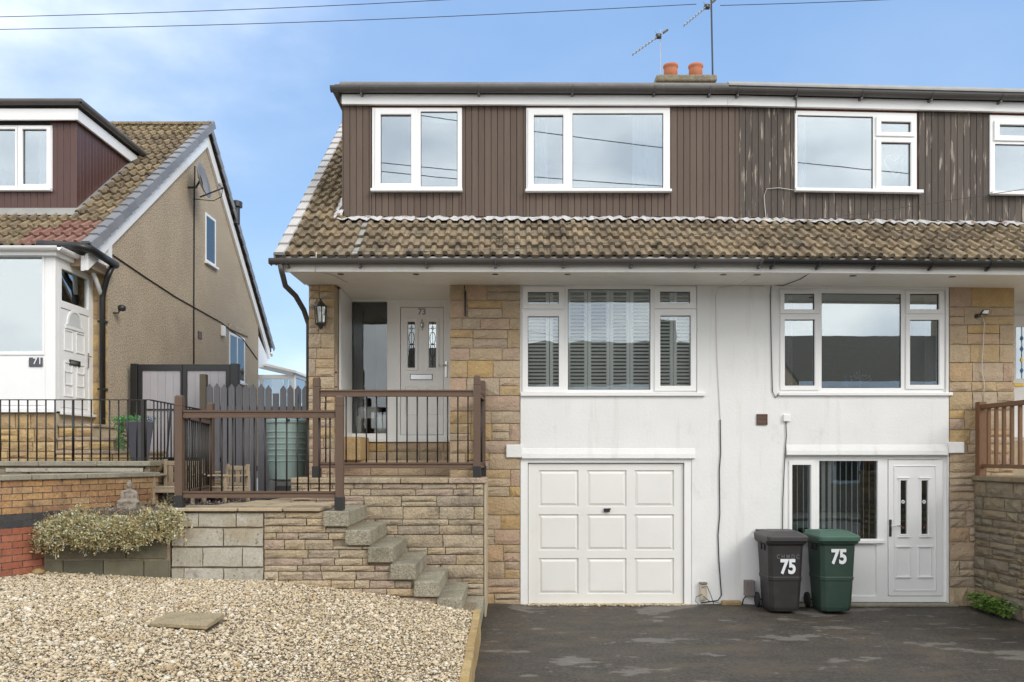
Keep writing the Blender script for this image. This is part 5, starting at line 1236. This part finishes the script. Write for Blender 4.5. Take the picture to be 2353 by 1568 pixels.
o = build(mb.add(vs, fs), 'dish', m_dish, sdh, smooth=True); o.modifiers.new('thick', 'SOLIDIFY').thickness = .01
e_ = c0 + ax * .42 + Vector((0, 0, -.22))
build(MB().tube([c0 + Vector((0, 0, -.3)) , e_], .014, 6), 'feed_arm', m_blackmet, sdh); build(MB().tube([e_, e_ + Vector((-.06, .04, .09))], .03, 8), 'receiver', m_dish, sdh)
build(MB().tube([(GX, 3.95, 7.0), (GX + .15, 3.95, 7.0), tuple(c0)], .02, 6), 'wall_mount', m_blackmet, sdh)
build(MB().tube([tuple(e_), tuple(e_ + Vector((-.03, .05, -.14))), tuple(e_ + Vector((-.2, .1, -.2))), (GX + .02, 4.15, 6.85)], .008, 5), 'lead', m_cable, sdh)
cam71 = top(build(MB().lathe([(.03, 0), (.035, .03), (.035, .16), (.02, .18)], (0, 0, 0), 10), 'security_camera', m_upvc, None, smooth=True, dosag=False), 'white security camera at the rear eaves corner of the left house', 'camera')
cam71.location = (GX + .18, 8.55, 4.45); cam71.rotation_euler = (R(70), R(40), 0)
bl = thing('outside_lamp', (GX + .05, 1.12, 4.2), 'small dark outside lamp beside the black downpipe of the left house', 'light')
build(MB().lathe([(.03, -.04), (.055, -.03), (.06, .03), (.03, .05)], (GX + .13, 1.15, 4.25), 10), 'lamp_head', m_blackmet, bl, smooth=True, dosag=False); build(MB().tube([(GX, 1.15, 4.18), (GX + .08, 1.15, 4.18), (GX + .1, 1.15, 4.23)], .012, 5), 'bracket', m_blackmet, bl, dosag=False)
rv = top(build(MB().lathe([(.07, 0), (.07, .35), (.12, .36), (.12, .47), (.05, .50)], (-5.9, 6.3, 7.0), 12), 'flue_pipe', m_blackmet, None, dosag=False), 'dark flue pipe poking above the rear roof slope of the left house', 'flue')
# lean-to conservatory behind
cs_ = build(MB().holes(-6.9, -5.28, 2.0, 4.0, 8.6, 8.66, [(-6.8, -6.12, 3.0, 3.9), (-6.06, -5.36, 3.0, 3.9), (-6.8, -6.12, 2.2, 2.9), (-6.06, -5.36, 2.2, 2.9)]), 'conservatory', m_upvc, h71, .004)
tfc = lambda v: (-5.28 - v[1], v[0], v[2])
build(MB(tfc).holes(8.66, 11.0, 2.0, 4.05, 0, .06, [(8.75, 9.8, 3.35, 3.95), (9.88, 10.9, 3.35, 3.95), (8.75, 10.9, 2.2, 3.28)]), 'conservatory_side', m_upvc, cs_, .004)
for (a, b, c, d) in ((8.75, 9.8, 3.35, 3.95), (9.88, 10.9, 3.35, 3.95), (8.75, 10.9, 2.2, 3.28)): build(MB(tfc).box(a, b, .03, .036, c, d), 'pane', g_up, cs_)
for (a, b, c, d) in ((-6.8, -6.12, 3.0, 3.9), (-6.06, -5.36, 3.0, 3.9), (-6.8, -6.12, 2.2, 2.9), (-6.06, -5.36, 2.2, 2.9)): build(MB().box(a, b, 8.62, 8.626, c, d), 'pane', g_up, cs_)
build(MB().prism([(-6.9, 4.42), (-5.2, 4.02), (-5.2, 4.09), (-6.9, 4.5)], 'y', 8.5, 11.1), 'conservatory_roof', m_upvc, cs_, .01)
# porch 71
PXR = -6.22
qp = tfz((-80, 590, 98, 808), 0); qb = tfz((-80, 822, 98, 935), 0)
pf = build(MB().holes(-9.5, PXR, 2.64, 4.74, 0, .07, [qp]), 'porch', m_upvc, h71, .006)
build(MB().box(qp[0] - .004, qp[1] + .004, .03, .038, qp[2] - .004, qp[3] + .004), 'pane', g_low, pf)
build(MB().holes(qp[0] - .03, qp[1] + .03, qp[2] - .05, qp[3] + .03, -.016, -.002, [qp]), 'glazing_bead', m_upvc, pf, .006)
build(MB().box(-9.5, fx(104, 0), -.014, -.002, 2.72, fz(826, 0)), 'infill_panel', m_upvc, pf, .004)
build(MB().box(-9.5, PXR + .03, -.06, -.016, 2.62, 2.68), 'sill', m_upvc, pf, .005)
tfd = lambda v: (PXR - v[1], v[0], v[2])
hole_t = (.16, .86, 4.18, 4.62); hole_d = (.14, .88, 2.70, 4.08)
build(MB(tfd).holes(.07, 1.0, 2.64, 4.74, 0, .07, [hole_t, hole_d]), 'porch_side', m_upvc, pf, .005)
build(MB(tfd).box(.16, .86, .03, .036, 4.18, 4.62), 'pane', g_low, pf)
dd = build(MB(tfd).box(.146, .874, .012, .05, 2.706, 4.074), 'porch_door', m_upvc, h71, .004)
def dring(y0, y1, z0, z1, w=.02): build(MB(tfd).holes(y0, y1, z0, z1, -.0, .0115, [(y0 + w, y1 - w, z0 + w, z1 - w)]), 'door_panel', m_upvc, dd, .004)
for (a, b) in ((.235, .44), (.56, .765)):
    dring(a, b, 3.02, 3.35); dring(a, b, 2.80 - .0, 2.985) if False else None
    dring(a, b, 3.28 + .05, 3.62) if False else None
for (a, b) in ((.23, .46), (.54, .77)):
    dring(a, b, 2.86, 3.22); dring(a, b, 3.50, 3.80)
am = MB(tfd); n = 12; ra, rb = .17, .205; cy, cz_ = .50, 3.87
vs = []
for k in range(n + 1):
    a = math.pi * k / n
    for rr_, dd_ in ((ra, -.004), (rb, -.004), (rb, .0115), (ra, .0115)): vs.append((cy + rr_ * math.cos(a), dd_, cz_ + rr_ * math.sin(a) * 1.15))
am.add(vs, [(k * 4 + j, k * 4 + (j + 1) % 4, k * 4 + 4 + (j + 1) % 4, k * 4 + 4 + j) for k in range(n) for j in range(4)]); build(am, 'fanlight_frame', m_upvc, dd)
am = MB(tfd); am.prism([(cy + ra * math.cos(math.pi * k / n), cz_ + ra * 1.15 * math.sin(math.pi * k / n)) for k in range(n + 1)], 'y', .006, .011); build(am, 'fanlight', M('frosted_glass', (.62, .64, .64), .3, .05, 8), dd)
build(MB(tfd).box(.25, .75, -.006, .011, 3.815, 3.86), 'fanlight_sill', m_upvc, dd, .004)
build(MB(tfd).box(.36, .64, -.004, .011, 3.31, 3.39), 'letter_plate', m_blackmet, dd, .003); build(MB(tfd).box(.38, .62, -.008, -.0045, 3.328, 3.372), 'letter_flap', m_chrome, dd, .002)
build(MB(tfd).box(.83, .86, -.012, .011, 3.32, 3.54), 'door_handle', m_chrome, dd, .004); build(MB(tfd).tube([(.845, -.01, 3.48), (.845, -.05, 3.48), (.76, -.05, 3.48)], .009, 6), 'lever', m_chrome, dd)
build(MB(tfd).box(.10, 1.03, -.06, -.003, 2.60, 2.638), 'door_sill', m_upvc, pf, .005)
build(MB().box(-9.5, PXR + .06, -.08, 1.0, 4.742, 4.83), 'porch_roof', m_upvc, pf, .01)
build(halfpipe(MB(), -9.5, PXR + .12, -.13, 4.85, .055), 'porch_gutter', m_upvc, pf); build(halfpipe(MB(lambda v: (PXR + .10 + v[1], v[0], v[2])), -.13, .88, 0, 4.85, .055), 'porch_gutter', m_upvc, pf)
build(MB().tube([(PXR + .10, .78, 4.82), (PXR + .11, .80, 4.68), (-6.06, .92, 4.42)], .034, 8), 'porch_downpipe', m_upvc, pf, smooth=True)
room(h71, -9.4, PXR - .1, .1, 1.0, 2.66, 4.72, m_room)
q = tfz((67, 822, 98, 843), -.02); pq = top(build(MB().box(q[0], q[1], -.03, -.015, q[2], q[3]), 'number_plaque', m_pot, None, .003, dosag=False), 'small slate grey house number plaque reading 71 on the white porch', 'sign')
text('71', .13, ((q[0] * .35 + q[1] * .65), -.032, (q[2] + q[3]) / 2 + .01), m_num, pq, 'lettering')
# stone plinth and side steps of the porch
plx = thing('porch_plinth', (-7, .2, 1.9), 'golden stone plinth and side steps below the white porch', 'plinth')
build(MB().box(-9.5, PXR - .02, .03, 1.0, 1.9, 2.615), 'mortar_core', m_mortar, plx)
r_ = random.Random(19); lay(st_yel, plx, list(courses(-8.2, PXR - .01, 1.93, 2.61, (.12, .18), (.2, .5), r_, .2)), .03, .03, .012, r_)
for k, (zt, xe) in enumerate(((2.47, -5.72), (2.28, -5.42), (2.10, -5.12))):
    build(MB().box(PXR - .01, xe - .03, .10 + .0 - .03 * k, .97, 1.9, zt - .045), 'step_core', m_mortar, plx)
    build(MB().box(PXR - .01, xe, .07 - .03 * k, .98, zt - .042, zt), 'tread', m_rub, plx, .01)
    lay(st_yel, plx, [(a, b, c, d) for (a, b, c, d) in courses(PXR, xe - .03, (2.3, 2.12, 1.93)[k], zt - .047, (.07, .1), (.2, .45), r_, 0)], .10 - .03 * k, .028, .01, r_)
# terrace of 71 with edge stonework
t71 = struct(build(MB().prism([(-11, -.67), (-4.66, -.67), (-4.66, 2.2), (-5.98, 2.2), (-5.98, .99), (-11, .99)], 'z', .5, 1.93), 'neighbour_terrace', m_mortd))
sw = thing('terrace_edge_wall', (-6, -.7, 1.4), 'mossy stone edge wall of the neighbouring terrace beneath the iron railing', 'wall')
build(MB().box(-9.0, -4.63, -.69, -.672, .9, 1.9), 'mortar_core', m_mortd, sw)
r_ = random.Random(23); lay(st_rubg, sw, list(courses(-8.0, -4.64, 1.35, 1.87, (.12, .15), (.25, .6), r_, .0)), -.69, .03, .012, r_)
lay(st_rubg, sw, list(courses(.0, 2.85, 1.35, 1.93, (.13, .19), (.3, .6), r_, 0)), 0, .03, .012, r_, math.pi / 2, (-4.655, -.67))
x = -9.0
while x < -4.7: build(MB().box(x, min(x + .74, -4.60), -.74, -.4, 1.90, 1.965), 'coping_stone', m_conc, sw, .01); x += .745
build(MB().box(fx(12, -.74), fx(328, -.74), -.735, -.724, fz(1085, -.74), fz(1076, -.74)), 'white_slab', m_block, sw, .004)
# fill behind brick wall
struct(build(MB().prism([(-7.5, -3.6), (-6.05, -3.55), (-4.62, -.80), (-4.62, -.74), (-7.5, -.74)], 'z', .3, 1.75), 'neighbour_garden', m_soil))
# iron railing
ir = thing('iron_railing', (-5.6, -.68, 1.96), 'thin black iron bar railing round the neighbouring terrace at left', 'railing')
IY = -.70; zt, zb = fz(918, IY), 1.965; bx1 = fx(345, IY)
build(MB().box(-8.4, bx1, IY - .012, IY + .012, zt - .012, zt), 'top_rail', m_iron, ir); build(MB().box(-8.4, bx1, IY - .012, IY + .012, zb + .03, zb + .042), 'bottom_rail', m_iron, ir)
ib = meshdata(MB().lathe([(.008, -.5), (.008, .5)], n=6), 'baluster', m_iron, True)
pitch = 20.9 * (IY - CAMY) / F
k = 0; x = fx(1, IY) - pitch * 12
while x < bx1 + .01:
    thick = 1.9 if k in (12 + 8,) else 1.15
    inst(ib, 'baluster', ir, (x, IY, (zt + zb) / 2), (0, 0, 0), (thick, thick, zt - zb)); x += pitch; k += 1
build(MB().box(bx1 - .11, bx1 - .07, IY - .02, IY + .02, 1.80, zt), 'post', m_iron, ir)
rA, rB = Vector((bx1, IY, 0)), Vector((-4.72, 1.45, 0))
build(MB().tube([(rA.x, rA.y, zt - .008), (rB.x, rB.y, zt - .02)], .010, 4), 'top_rail', m_iron, ir); build(MB().tube([(rA.x, rA.y, zb + .035), (rB.x, rB.y, zb + .035)], .010, 4), 'bottom_rail', m_iron, ir)
for k in range(18):
    q = rA.lerp(rB, (k + 1) / 18); inst(ib, 'baluster', ir, (q.x, q.y, (zt + zb) / 2), (0, 0, 0), (1.1, 1.1, zt - zb - .02))
q = rA.lerp(rB, .33); build(MB().tube([(q.x - .0, q.y, zt - .02), (q.x + .05, q.y - .25, 1.965)], .014, 5), 'stay', m_iron, ir)
# planter pot
pot = thing('plant_pot', (fx(317, -.25), -.2, 1.93), 'tall tapered charcoal planter with trailing green and violet flowers on the neighbouring terrace', 'planter')
pxc = fx(318, -.25); yc = -.22; zt_ = fz(969, -.25)
tfp = lambda v: (pxc + v[0] * math.cos(.45) - v[1] * math.sin(.45), yc + v[0] * math.sin(.45) + v[1] * math.cos(.45), v[2])
build(MB(tfp).frustum((-.105, .105, -.105, .105), 1.965, (-.175, .175, -.175, .175), zt_), 'pot', m_pot, pot, .012)
r = random.Random(14); gm = MB(); vmb = MB()
for k in range(1100):
    if r.random() < .55: p = Vector((pxc - .15 + r.gauss(0, .09), yc + r.uniform(-.17, .17), zt_ + abs(r.gauss(0, .03)) + .0))
    else: p = Vector((pxc - .215 + r.gauss(0, .025), yc - .06 + r.gauss(0, .06), zt_ - r.random() ** 1.2 * .38))
    gm.leaf(p, (r.uniform(-1, 1), r.uniform(-1, .2), r.uniform(-.6, 1)), (0, 0, 1), r.uniform(.025, .05), r.uniform(.016, .028))
for k in range(150): gm.leaf((pxc + r.uniform(-.1, .18), yc + r.uniform(-.15, .15), zt_ + r.uniform(0, .035)), (r.uniform(-1, 1), r.uniform(-1, 1), r.random()), (0, 0, 1), .03, .015)
for k in range(150): vmb.leaf((pxc + .12 + r.gauss(0, .05), yc + r.uniform(-.15, .15), zt_ + r.uniform(.0, .06)), (r.uniform(-1, 1), r.uniform(-1, .3), r.uniform(0, 1)), (0, 0, 1), r.uniform(.015, .03), .012)
build(gm, 'foliage', m_greenp, pot); stuff(build(vmb, 'flowers', m_violet, pot))
# double gate
gt = thing('double_gate', (-5.1, 1.6, 1.9), 'black framed double gate with pale lilac grey boards beside the gable', 'gate')
gy_ = 1.6; zt = fz(838, gy_); z0 = 1.93
for (a, b) in ((302.5, 318), (531, 550)): build(MB().box(fx(a, gy_), fx(b, gy_), gy_ - .05, gy_ + .05, 1.4, zt + .01), 'gate_post', m_gutb, gt, .006)
gb_n = 0
for (a, b, pa, pb) in ((319, 420, 328, 416), (421, 530, 431, 520)):
    A, B_, PA, PB = fx(a, gy_), fx(b, gy_), fx(pa, gy_), fx(pb, gy_); zp = fz(852, gy_)
    zm = fz(943, gy_)
    lf_ = build(MB().holes(A, B_, z0, zt, gy_ - .03, gy_ + .03, [(PA, PB, zm + .02, zp), (PA, PB, z0 + .08, zm - .0)]), 'gate_leaf', m_gutb, gt, .004)
    n = 5; wd = (PB - PA) / n
    for k in range(n): build(MB().box(PA + k * wd + .0015, PA + (k + 1) * wd - .0015, gy_ - .008, gy_ + .012, z0 + .05, zp + .01), 'gate_board', m_gatep, lf_)
# picket fence
pf_ = thing('picket_fence', (-4, 1.25, TZ), 'grey pointed picket fence with flaking paint behind the water butt', 'fence')
FY = 1.2
for (zz) in (1.8, 2.7): build(MB().box(fx(475, FY), -2.78, FY + .025, FY + .075, zz, zz + .08), 'fence_rail', m_picket, pf_)
build(MB().box(fx(459, FY), fx(474, FY), FY - .02, FY + .08, 1.35, fz(860, FY)), 'fence_post', m_oldpost, pf_, .01)
r_ = random.Random(3)
for k in range(16):
    a = fx(474 + 16.9 * k, FY) + r_.uniform(-.004, .004); wd = .092 + r_.uniform(-.004, .004); b = a + wd; zt = fz(882 + 3.5 * (k > 7) + r_.uniform(-1.2, 1.2), FY); m_ = (a + b) / 2
    if a > -2.86: break
    if k == 9: poly = [(a, 1.46), (b, 1.46), (b, zt - .13), (a, zt - .13)]
    else: poly = [(a, 1.46), (b, 1.46), (b, zt - .065), (m_, zt), (a, zt - .065)]
    build(MB().prism(poly, 'y', FY + r_.uniform(-.004, .004), FY + .022), 'picket', m_picket, pf_)
# water butt
wx, wy = fx(660, .45), .45; z0 = TZ + .03; zt = fz(962, .45)
wbt = thing('water_butt', (wx, wy, TZ), 'pale green ribbed plastic water butt on a dark stand by the pillar', 'water butt')
H = zt - (z0 + .24); prof = [(.20, 0), (.235, .02), (.245, .12)]
for k in range(6):
    z = .26 + k * .082; prof += [(.258 + .003 * k, z), (.268 + .003 * k, z + .008), (.268 + .003 * k, z + .02), (.258 + .003 * k, z + .028)]
prof += [(.275, H * .92), (.272, H * .93)]
prof.sort(key=lambda p: p[1])
build(MB().lathe(prof, (wx, wy, z0 + .24), 32), 'barrel', m_butt, wbt, smooth=False, dosag=False)
build(MB().lathe([(.285, -.0), (.292, .01), (.292, .045), (.27, .055), (.1, .075)], (wx, wy, zt - .075), 32), 'lid', m_butt, wbt, dosag=False)
sb_ = build(MB().frustum((wx - .24, wx + .24, wy - .24, wy + .24), z0 - .02, (wx - .2, wx + .2, wy - .2, wy + .2), z0 + .238), 'stand', m_buttd, wbt, .015, dosag=False)
build(MB().box(wx - .10, wx + .10, wy - .245, wy - .2, z0, z0 + .17), 'stand_opening', m_gasket, sb_, dosag=False)
build(MB().lathe([(.018, 0), (.02, .02), (.012, .03)], (wx + .10, wy - .29, zt - .05), 8), 'lid_knob', m_blackmet, wbt, dosag=False)
# garden chairs
def chair(cx, cy, rot, z0, w, d, sh, bh, label):
    C_ = thing('garden_chair', (cx, cy, z0), label, 'chair', 'pale wooden garden chairs on the terrace'); ca, sa = math.cos(rot), math.sin(rot)
    tf = lambda v: (cx + v[0] * ca - v[1] * sa, cy + v[0] * sa + v[1] * ca, z0 + v[2])
    B = lambda nm, *b: build(MB(tf).box(*b), nm, m_teak, C_, .004)
    h = w / 2; t = .04
    for sx in (-1, 1):
        x = sx * (h - t / 2)
        B('leg', x - t / 2, x + t / 2, -d / 2, -d / 2 + t, 0, sh + .14); B('back_post', x - t / 2, x + t / 2, d / 2 - t, d / 2, 0, bh + .02)
        B('armrest', x - .032, x + .032, -d / 2 - .03, d / 2 - t, sh + .14, sh + .162)
        B('side_rail', x - .012, x + .012, -d / 2 + t, d / 2 - t, sh - .07, sh - .02)
    B('front_rail', -h + t, h - t, -d / 2 + .005, -d / 2 + .03, sh - .075, sh - .015); B('top_rail', -h + t, h - t, d / 2 - .033, d / 2 - .008, bh - .06, bh); B('lower_rail', -h + t, h - t, d / 2 - .033, d / 2 - .008, sh + .01, sh + .05)
    n = 6
    for k in range(5): y = -d / 2 + k * d / 5.2; B('seat_slat', -h + .005, h - .005, y, y + d / 6.2, sh - .015, sh + .005)
    n = max(3, int((w - .1) / .085)); ww = (w - 2 * t) / n
    for k in range(n): x = -h + t + k * ww; B('back_slat', x + ww * .18, x + ww * .82, d / 2 - .028, d / 2 - .014, sh + .05, bh - .06)
chair(-4.32, -.52, R(0), TZ, .54, .40, .22, .55, 'pale wooden garden chair behind the left front railing post, back to the brick wall')
chair(fx(520, -.1), -.1, R(62) - math.pi / 2 + R(90) - R(90), TZ, .42, .44, .20, .48, 'pale wooden garden chair to the right of the rear railing post')
chair(fx(468, .15), .15, R(-20), TZ, .32, .40, .24, .28, 'low pale wooden garden chair between the two left railing posts')
# stone figure
sx, sy = fx(293, -1.55), -1.5
mb = MB().frustum((sx - .12, sx + .12, sy - .09, sy + .09), TZ - .01, (sx - .11, sx + .11, sy - .08, sy + .08), TZ + .05)
def ell(c, r_x, r_y, r_z, n=12):
    vs = []; fs = []
    for i in range(1, 7):
        th = math.pi * i / 7
        for k in range(n): a = 2 * math.pi * k / n; vs.append((c[0] + r_x * math.sin(th) * math.cos(a), c[1] + r_y * math.sin(th) * math.sin(a), c[2] + r_z * math.cos(th)))
    for i in range(5):
        for k in range(n): fs.append((i * n + k, i * n + (k + 1) % n, i * n + n + (k + 1) % n, i * n + n + k))
    fs += [tuple(range(n)), tuple(range(5 * n, 6 * n))[::-1]]; mb.add(vs, fs)
ell((sx - .05, sy - .03, TZ + .075), .09, .06, .035); ell((sx + .05, sy - .03, TZ + .075), .09, .06, .035); ell((sx, sy, TZ + .14), .062, .05, .085); ell((sx, sy, TZ + .195), .078, .045, .03)
ell((sx - .08, sy - .01, TZ + .14), .024, .026, .065); ell((sx + .08, sy - .01, TZ + .14), .024, .026, .065); ell((sx, sy, TZ + .225), .022, .022, .03); ell((sx, sy, TZ + .268), .036, .038, .046); ell((sx, sy + .005, TZ + .315), .018, .018, .016)
o = build(mb, 'stone_statue', m_statue, None, dosag=False); md = o.modifiers.new('merge', 'REMESH'); md.mode = 'VOXEL'; md.voxel_size = .009; md.use_smooth_shade = True
top(o, 'small weathered stone statue of a seated figure in front of the golden brick wall', 'statue')

# ================================================================== things behind glass
zc = lambda y: fz(y, .2)
curtain(fx(1222, .2), fx(1258, .2), 5.3, 6.85, .16, 'white curtain at the left side of the wide upper window of number 73', waves=3)
curtain(fx(1452, .2), fx(1530, .2), 5.3, 6.85, .16, 'white curtain at the right side of the wide upper window of number 73', waves=5)
curtain(fx(1829, .2), fx(1848, .2), 5.25, 6.75, .16, 'narrow white curtain at the left edge of the large upper window of number 75', waves=2)
curtain(fx(2068, .2), fx(2100, .2), 5.25, 6.75, .16, 'white curtain at the right edge of the upper window with the hanging heart', waves=3)
curtain(fx(92, 1.55), fx(116, 1.55), 5.9, 7.0, 1.52, 'white curtain at the right of the dormer window of the left house', waves=3)
curtain(fx(2118, .3), fx(2158, .3), 2.6, 4.28, .22, 'pale curtain at the right of the right-hand ground floor window', waves=4)
curtain(fx(1800, .3), fx(1815, .3), 2.6, 4.28, .22, 'narrow pale curtain at the left of the right-hand ground floor window', waves=2)
o = build(MB().box(fx(966, .08), fx(1051, .08), .07, .085, 6.60, 6.86), 'roller_blind', M('mint_blind', (.55, .72, .66), .8, .03), None, .004, dosag=False); top(o, 'pale mint roller blind rolled half up in the small upper left window', 'blind')
# heart of hearts hanging in the window
mb = MB(); pts = []
for k in range(29):
    t = 2 * math.pi * k / 28; pts.append((fx(2058, .1) + .155 * math.sin(t) ** 3, .10, fz(352, .1) + .0105 * (13 * math.cos(t) - 5 * math.cos(2 * t) - 2 * math.cos(3 * t) - math.cos(4 * t)) - .1))
mb.tube(pts, .011, 5)
top(build(mb, 'heart_wreath', m_cur, None, dosag=True), 'white openwork heart hanging in the narrow upper window of number 75', 'decoration')
orn = thing('glass_ornament', (fx(1976, .1), .1, fz(890, .1)), 'white branching wire ornament with birds on the right-hand ground floor sill', 'ornament')
r = random.Random(6); xo, zo = fx(1976, .11), fz(892, .11)
build(MB().tube([(xo, .11, zo), (xo + .005, .11, zo + .1), (xo - .01, .11, zo + .24)], .006, 5), 'stem', m_num, orn, dosag=False)
for k in range(9):
    a = R(20 + 140 * k / 8); L = r.uniform(.10, .17); q = (xo + L * math.cos(a), .11, zo + .06 + L * math.sin(a))
    build(MB().tube([(xo, .11, zo + .05 + .012 * k), q], .004, 4), 'branch', m_num, orn, dosag=False)
    build(MB().lathe([(.003, -.02), (.018, 0), (.003, .022)], q, 7), 'wire_leaf', m_num, orn, dosag=False)
top(build(MB().lathe([(.02, 0), (.03, .02), (.035, .08), (.02, .12), (.024, .15), (.005, .175)], (fx(1944, .11), .11, fz(892, .11)), 10), 'blue_figurine', M('blue_china', (.12, .35, .7), .3, .1), None, smooth=True, dosag=False), 'small blue bird figurine on the right-hand ground floor sill', 'figurine')

# ================================================================== overhead wires and houses across the road (mirrored in the panes)
def wire(a, b, sg, label):
    a, b = Vector(a), Vector(b); cable('power_line', [a.lerp(b, k / 16) - Vector((0, 0, sg * math.sin(math.pi * k / 16))) for k in range(17)], .0085 if a.y > 0 else .015, m_cable, label, 'wire')
wire((fx(-260, 9), 9, fz(45, 9)), (fx(1500, 9), 9, fz(-28, 9)), .12, 'upper of the two thin power lines crossing the sky at top left')
wire((fx(-260, 9), 9, fz(72, 9)), (fx(1600, 9), 9, fz(10, 9)), .12, 'lower of the two thin power lines crossing the sky at top left')
wire((fx(1655, 9), 9, fz(13, 9)), (fx(2200, 9), 9, fz(-8, 9)), .02, 'short thin power line at the top right beside the tall aerial')
for k, (za, zb) in enumerate(((14.3, 11.2), (12.27, 10.5), (12.0, 10.15))):
    wire((-9, -16, za), (16, -16, zb), .25, ('highest', 'middle', 'lowest')[k] + ' of the street wires mirrored in the upper windows')
def opposite(x0, x1, y0, ridge, eave, label):
    h = thing('bungalow', ((x0 + x1) / 2, y0 - 4, -.06), label, 'house', 'houses across the road'); yb = y0 - 7
    wins = [(x0 + 1.2, x0 + 3.4, 1.0, 2.4), (x1 - 3.6, x1 - 1.2, 1.0, 2.4)]
    build(MB().holes(x0, x1, -.06, eave, y0 - .2, y0, wins), 'front_wall', m_pebble, h, dosag=False)
    for w in wins:
        f = build(MB().holes(*w, y0 - .06, y0 + .02, [(w[0] + .1, (w[0] + w[1]) / 2 - .04, w[2] + .1, w[3] - .1), ((w[0] + w[1]) / 2 + .04, w[1] - .1, w[2] + .1, w[3] - .1)]), 'window', m_upvc, h, dosag=False)
        build(MB().box(w[0] + .1, w[1] - .1, y0 - .03, y0 - .02, w[2] + .1, w[3] - .1), 'pane', g_dark, f, dosag=False)
    dd_ = build(MB().box((x0 + x1) / 2 - .5, (x0 + x1) / 2 + .5, y0 + .002, y0 + .05, -.06, 2.1), 'door', m_board71, h, dosag=False)
    for xa in (x0, x1 - .2): build(MB().prism([(yb, -.06), (y0 - .2, -.06), (y0 - .2, eave), ((y0 + yb) / 2, ridge - .15), (yb, eave)], 'x', xa, xa + .2), 'gable_wall', m_pebble, h, dosag=False)
    build(MB().box(x0, x1, yb - .2, yb, -.06, eave), 'back_wall', m_pebble, h, dosag=False)
    ym = (y0 + yb) / 2
    build(MB().prism([(y0 + .5, eave - .1), (ym, ridge), (yb - .5, eave - .1), (yb - .5, eave - .25), (ym, ridge - .15), (y0 + .5, eave - .25)], 'x', x0 - .2, x1 + .2), 'roof', M('slate_roof', (.11, .09, .065), .9, .25, 6, .3, 20) if 'slate_roof' not in bpy.data.materials else bpy.data.materials['slate_roof'], h, dosag=False)
    build(MB().box(x0 - .2, x1 + .2, y0 + .5, y0 + .54, eave - .32, eave - .1), 'fascia', m_upvc, h, dosag=False)
    build(MB().box(x1 - 1.6, x1 - .7, ym - .4, ym + .4, ridge - .5, ridge + .9), 'chimney', m_stack, h, dosag=False)
opposite(10.9, 19.5, -19.5, 7.1, 4.9, 'dark roofed bungalow across the road mirrored in the right ground floor window')
opposite(-4.5, 7.8, -20.5, 7.0, 4.8, 'wide dark roofed house across the road mirrored behind the white shutters')
struct(build(MB().box(-30, 30, -17.0, -14.22, -.06, .06), 'pavement', m_conc, dosag=False))
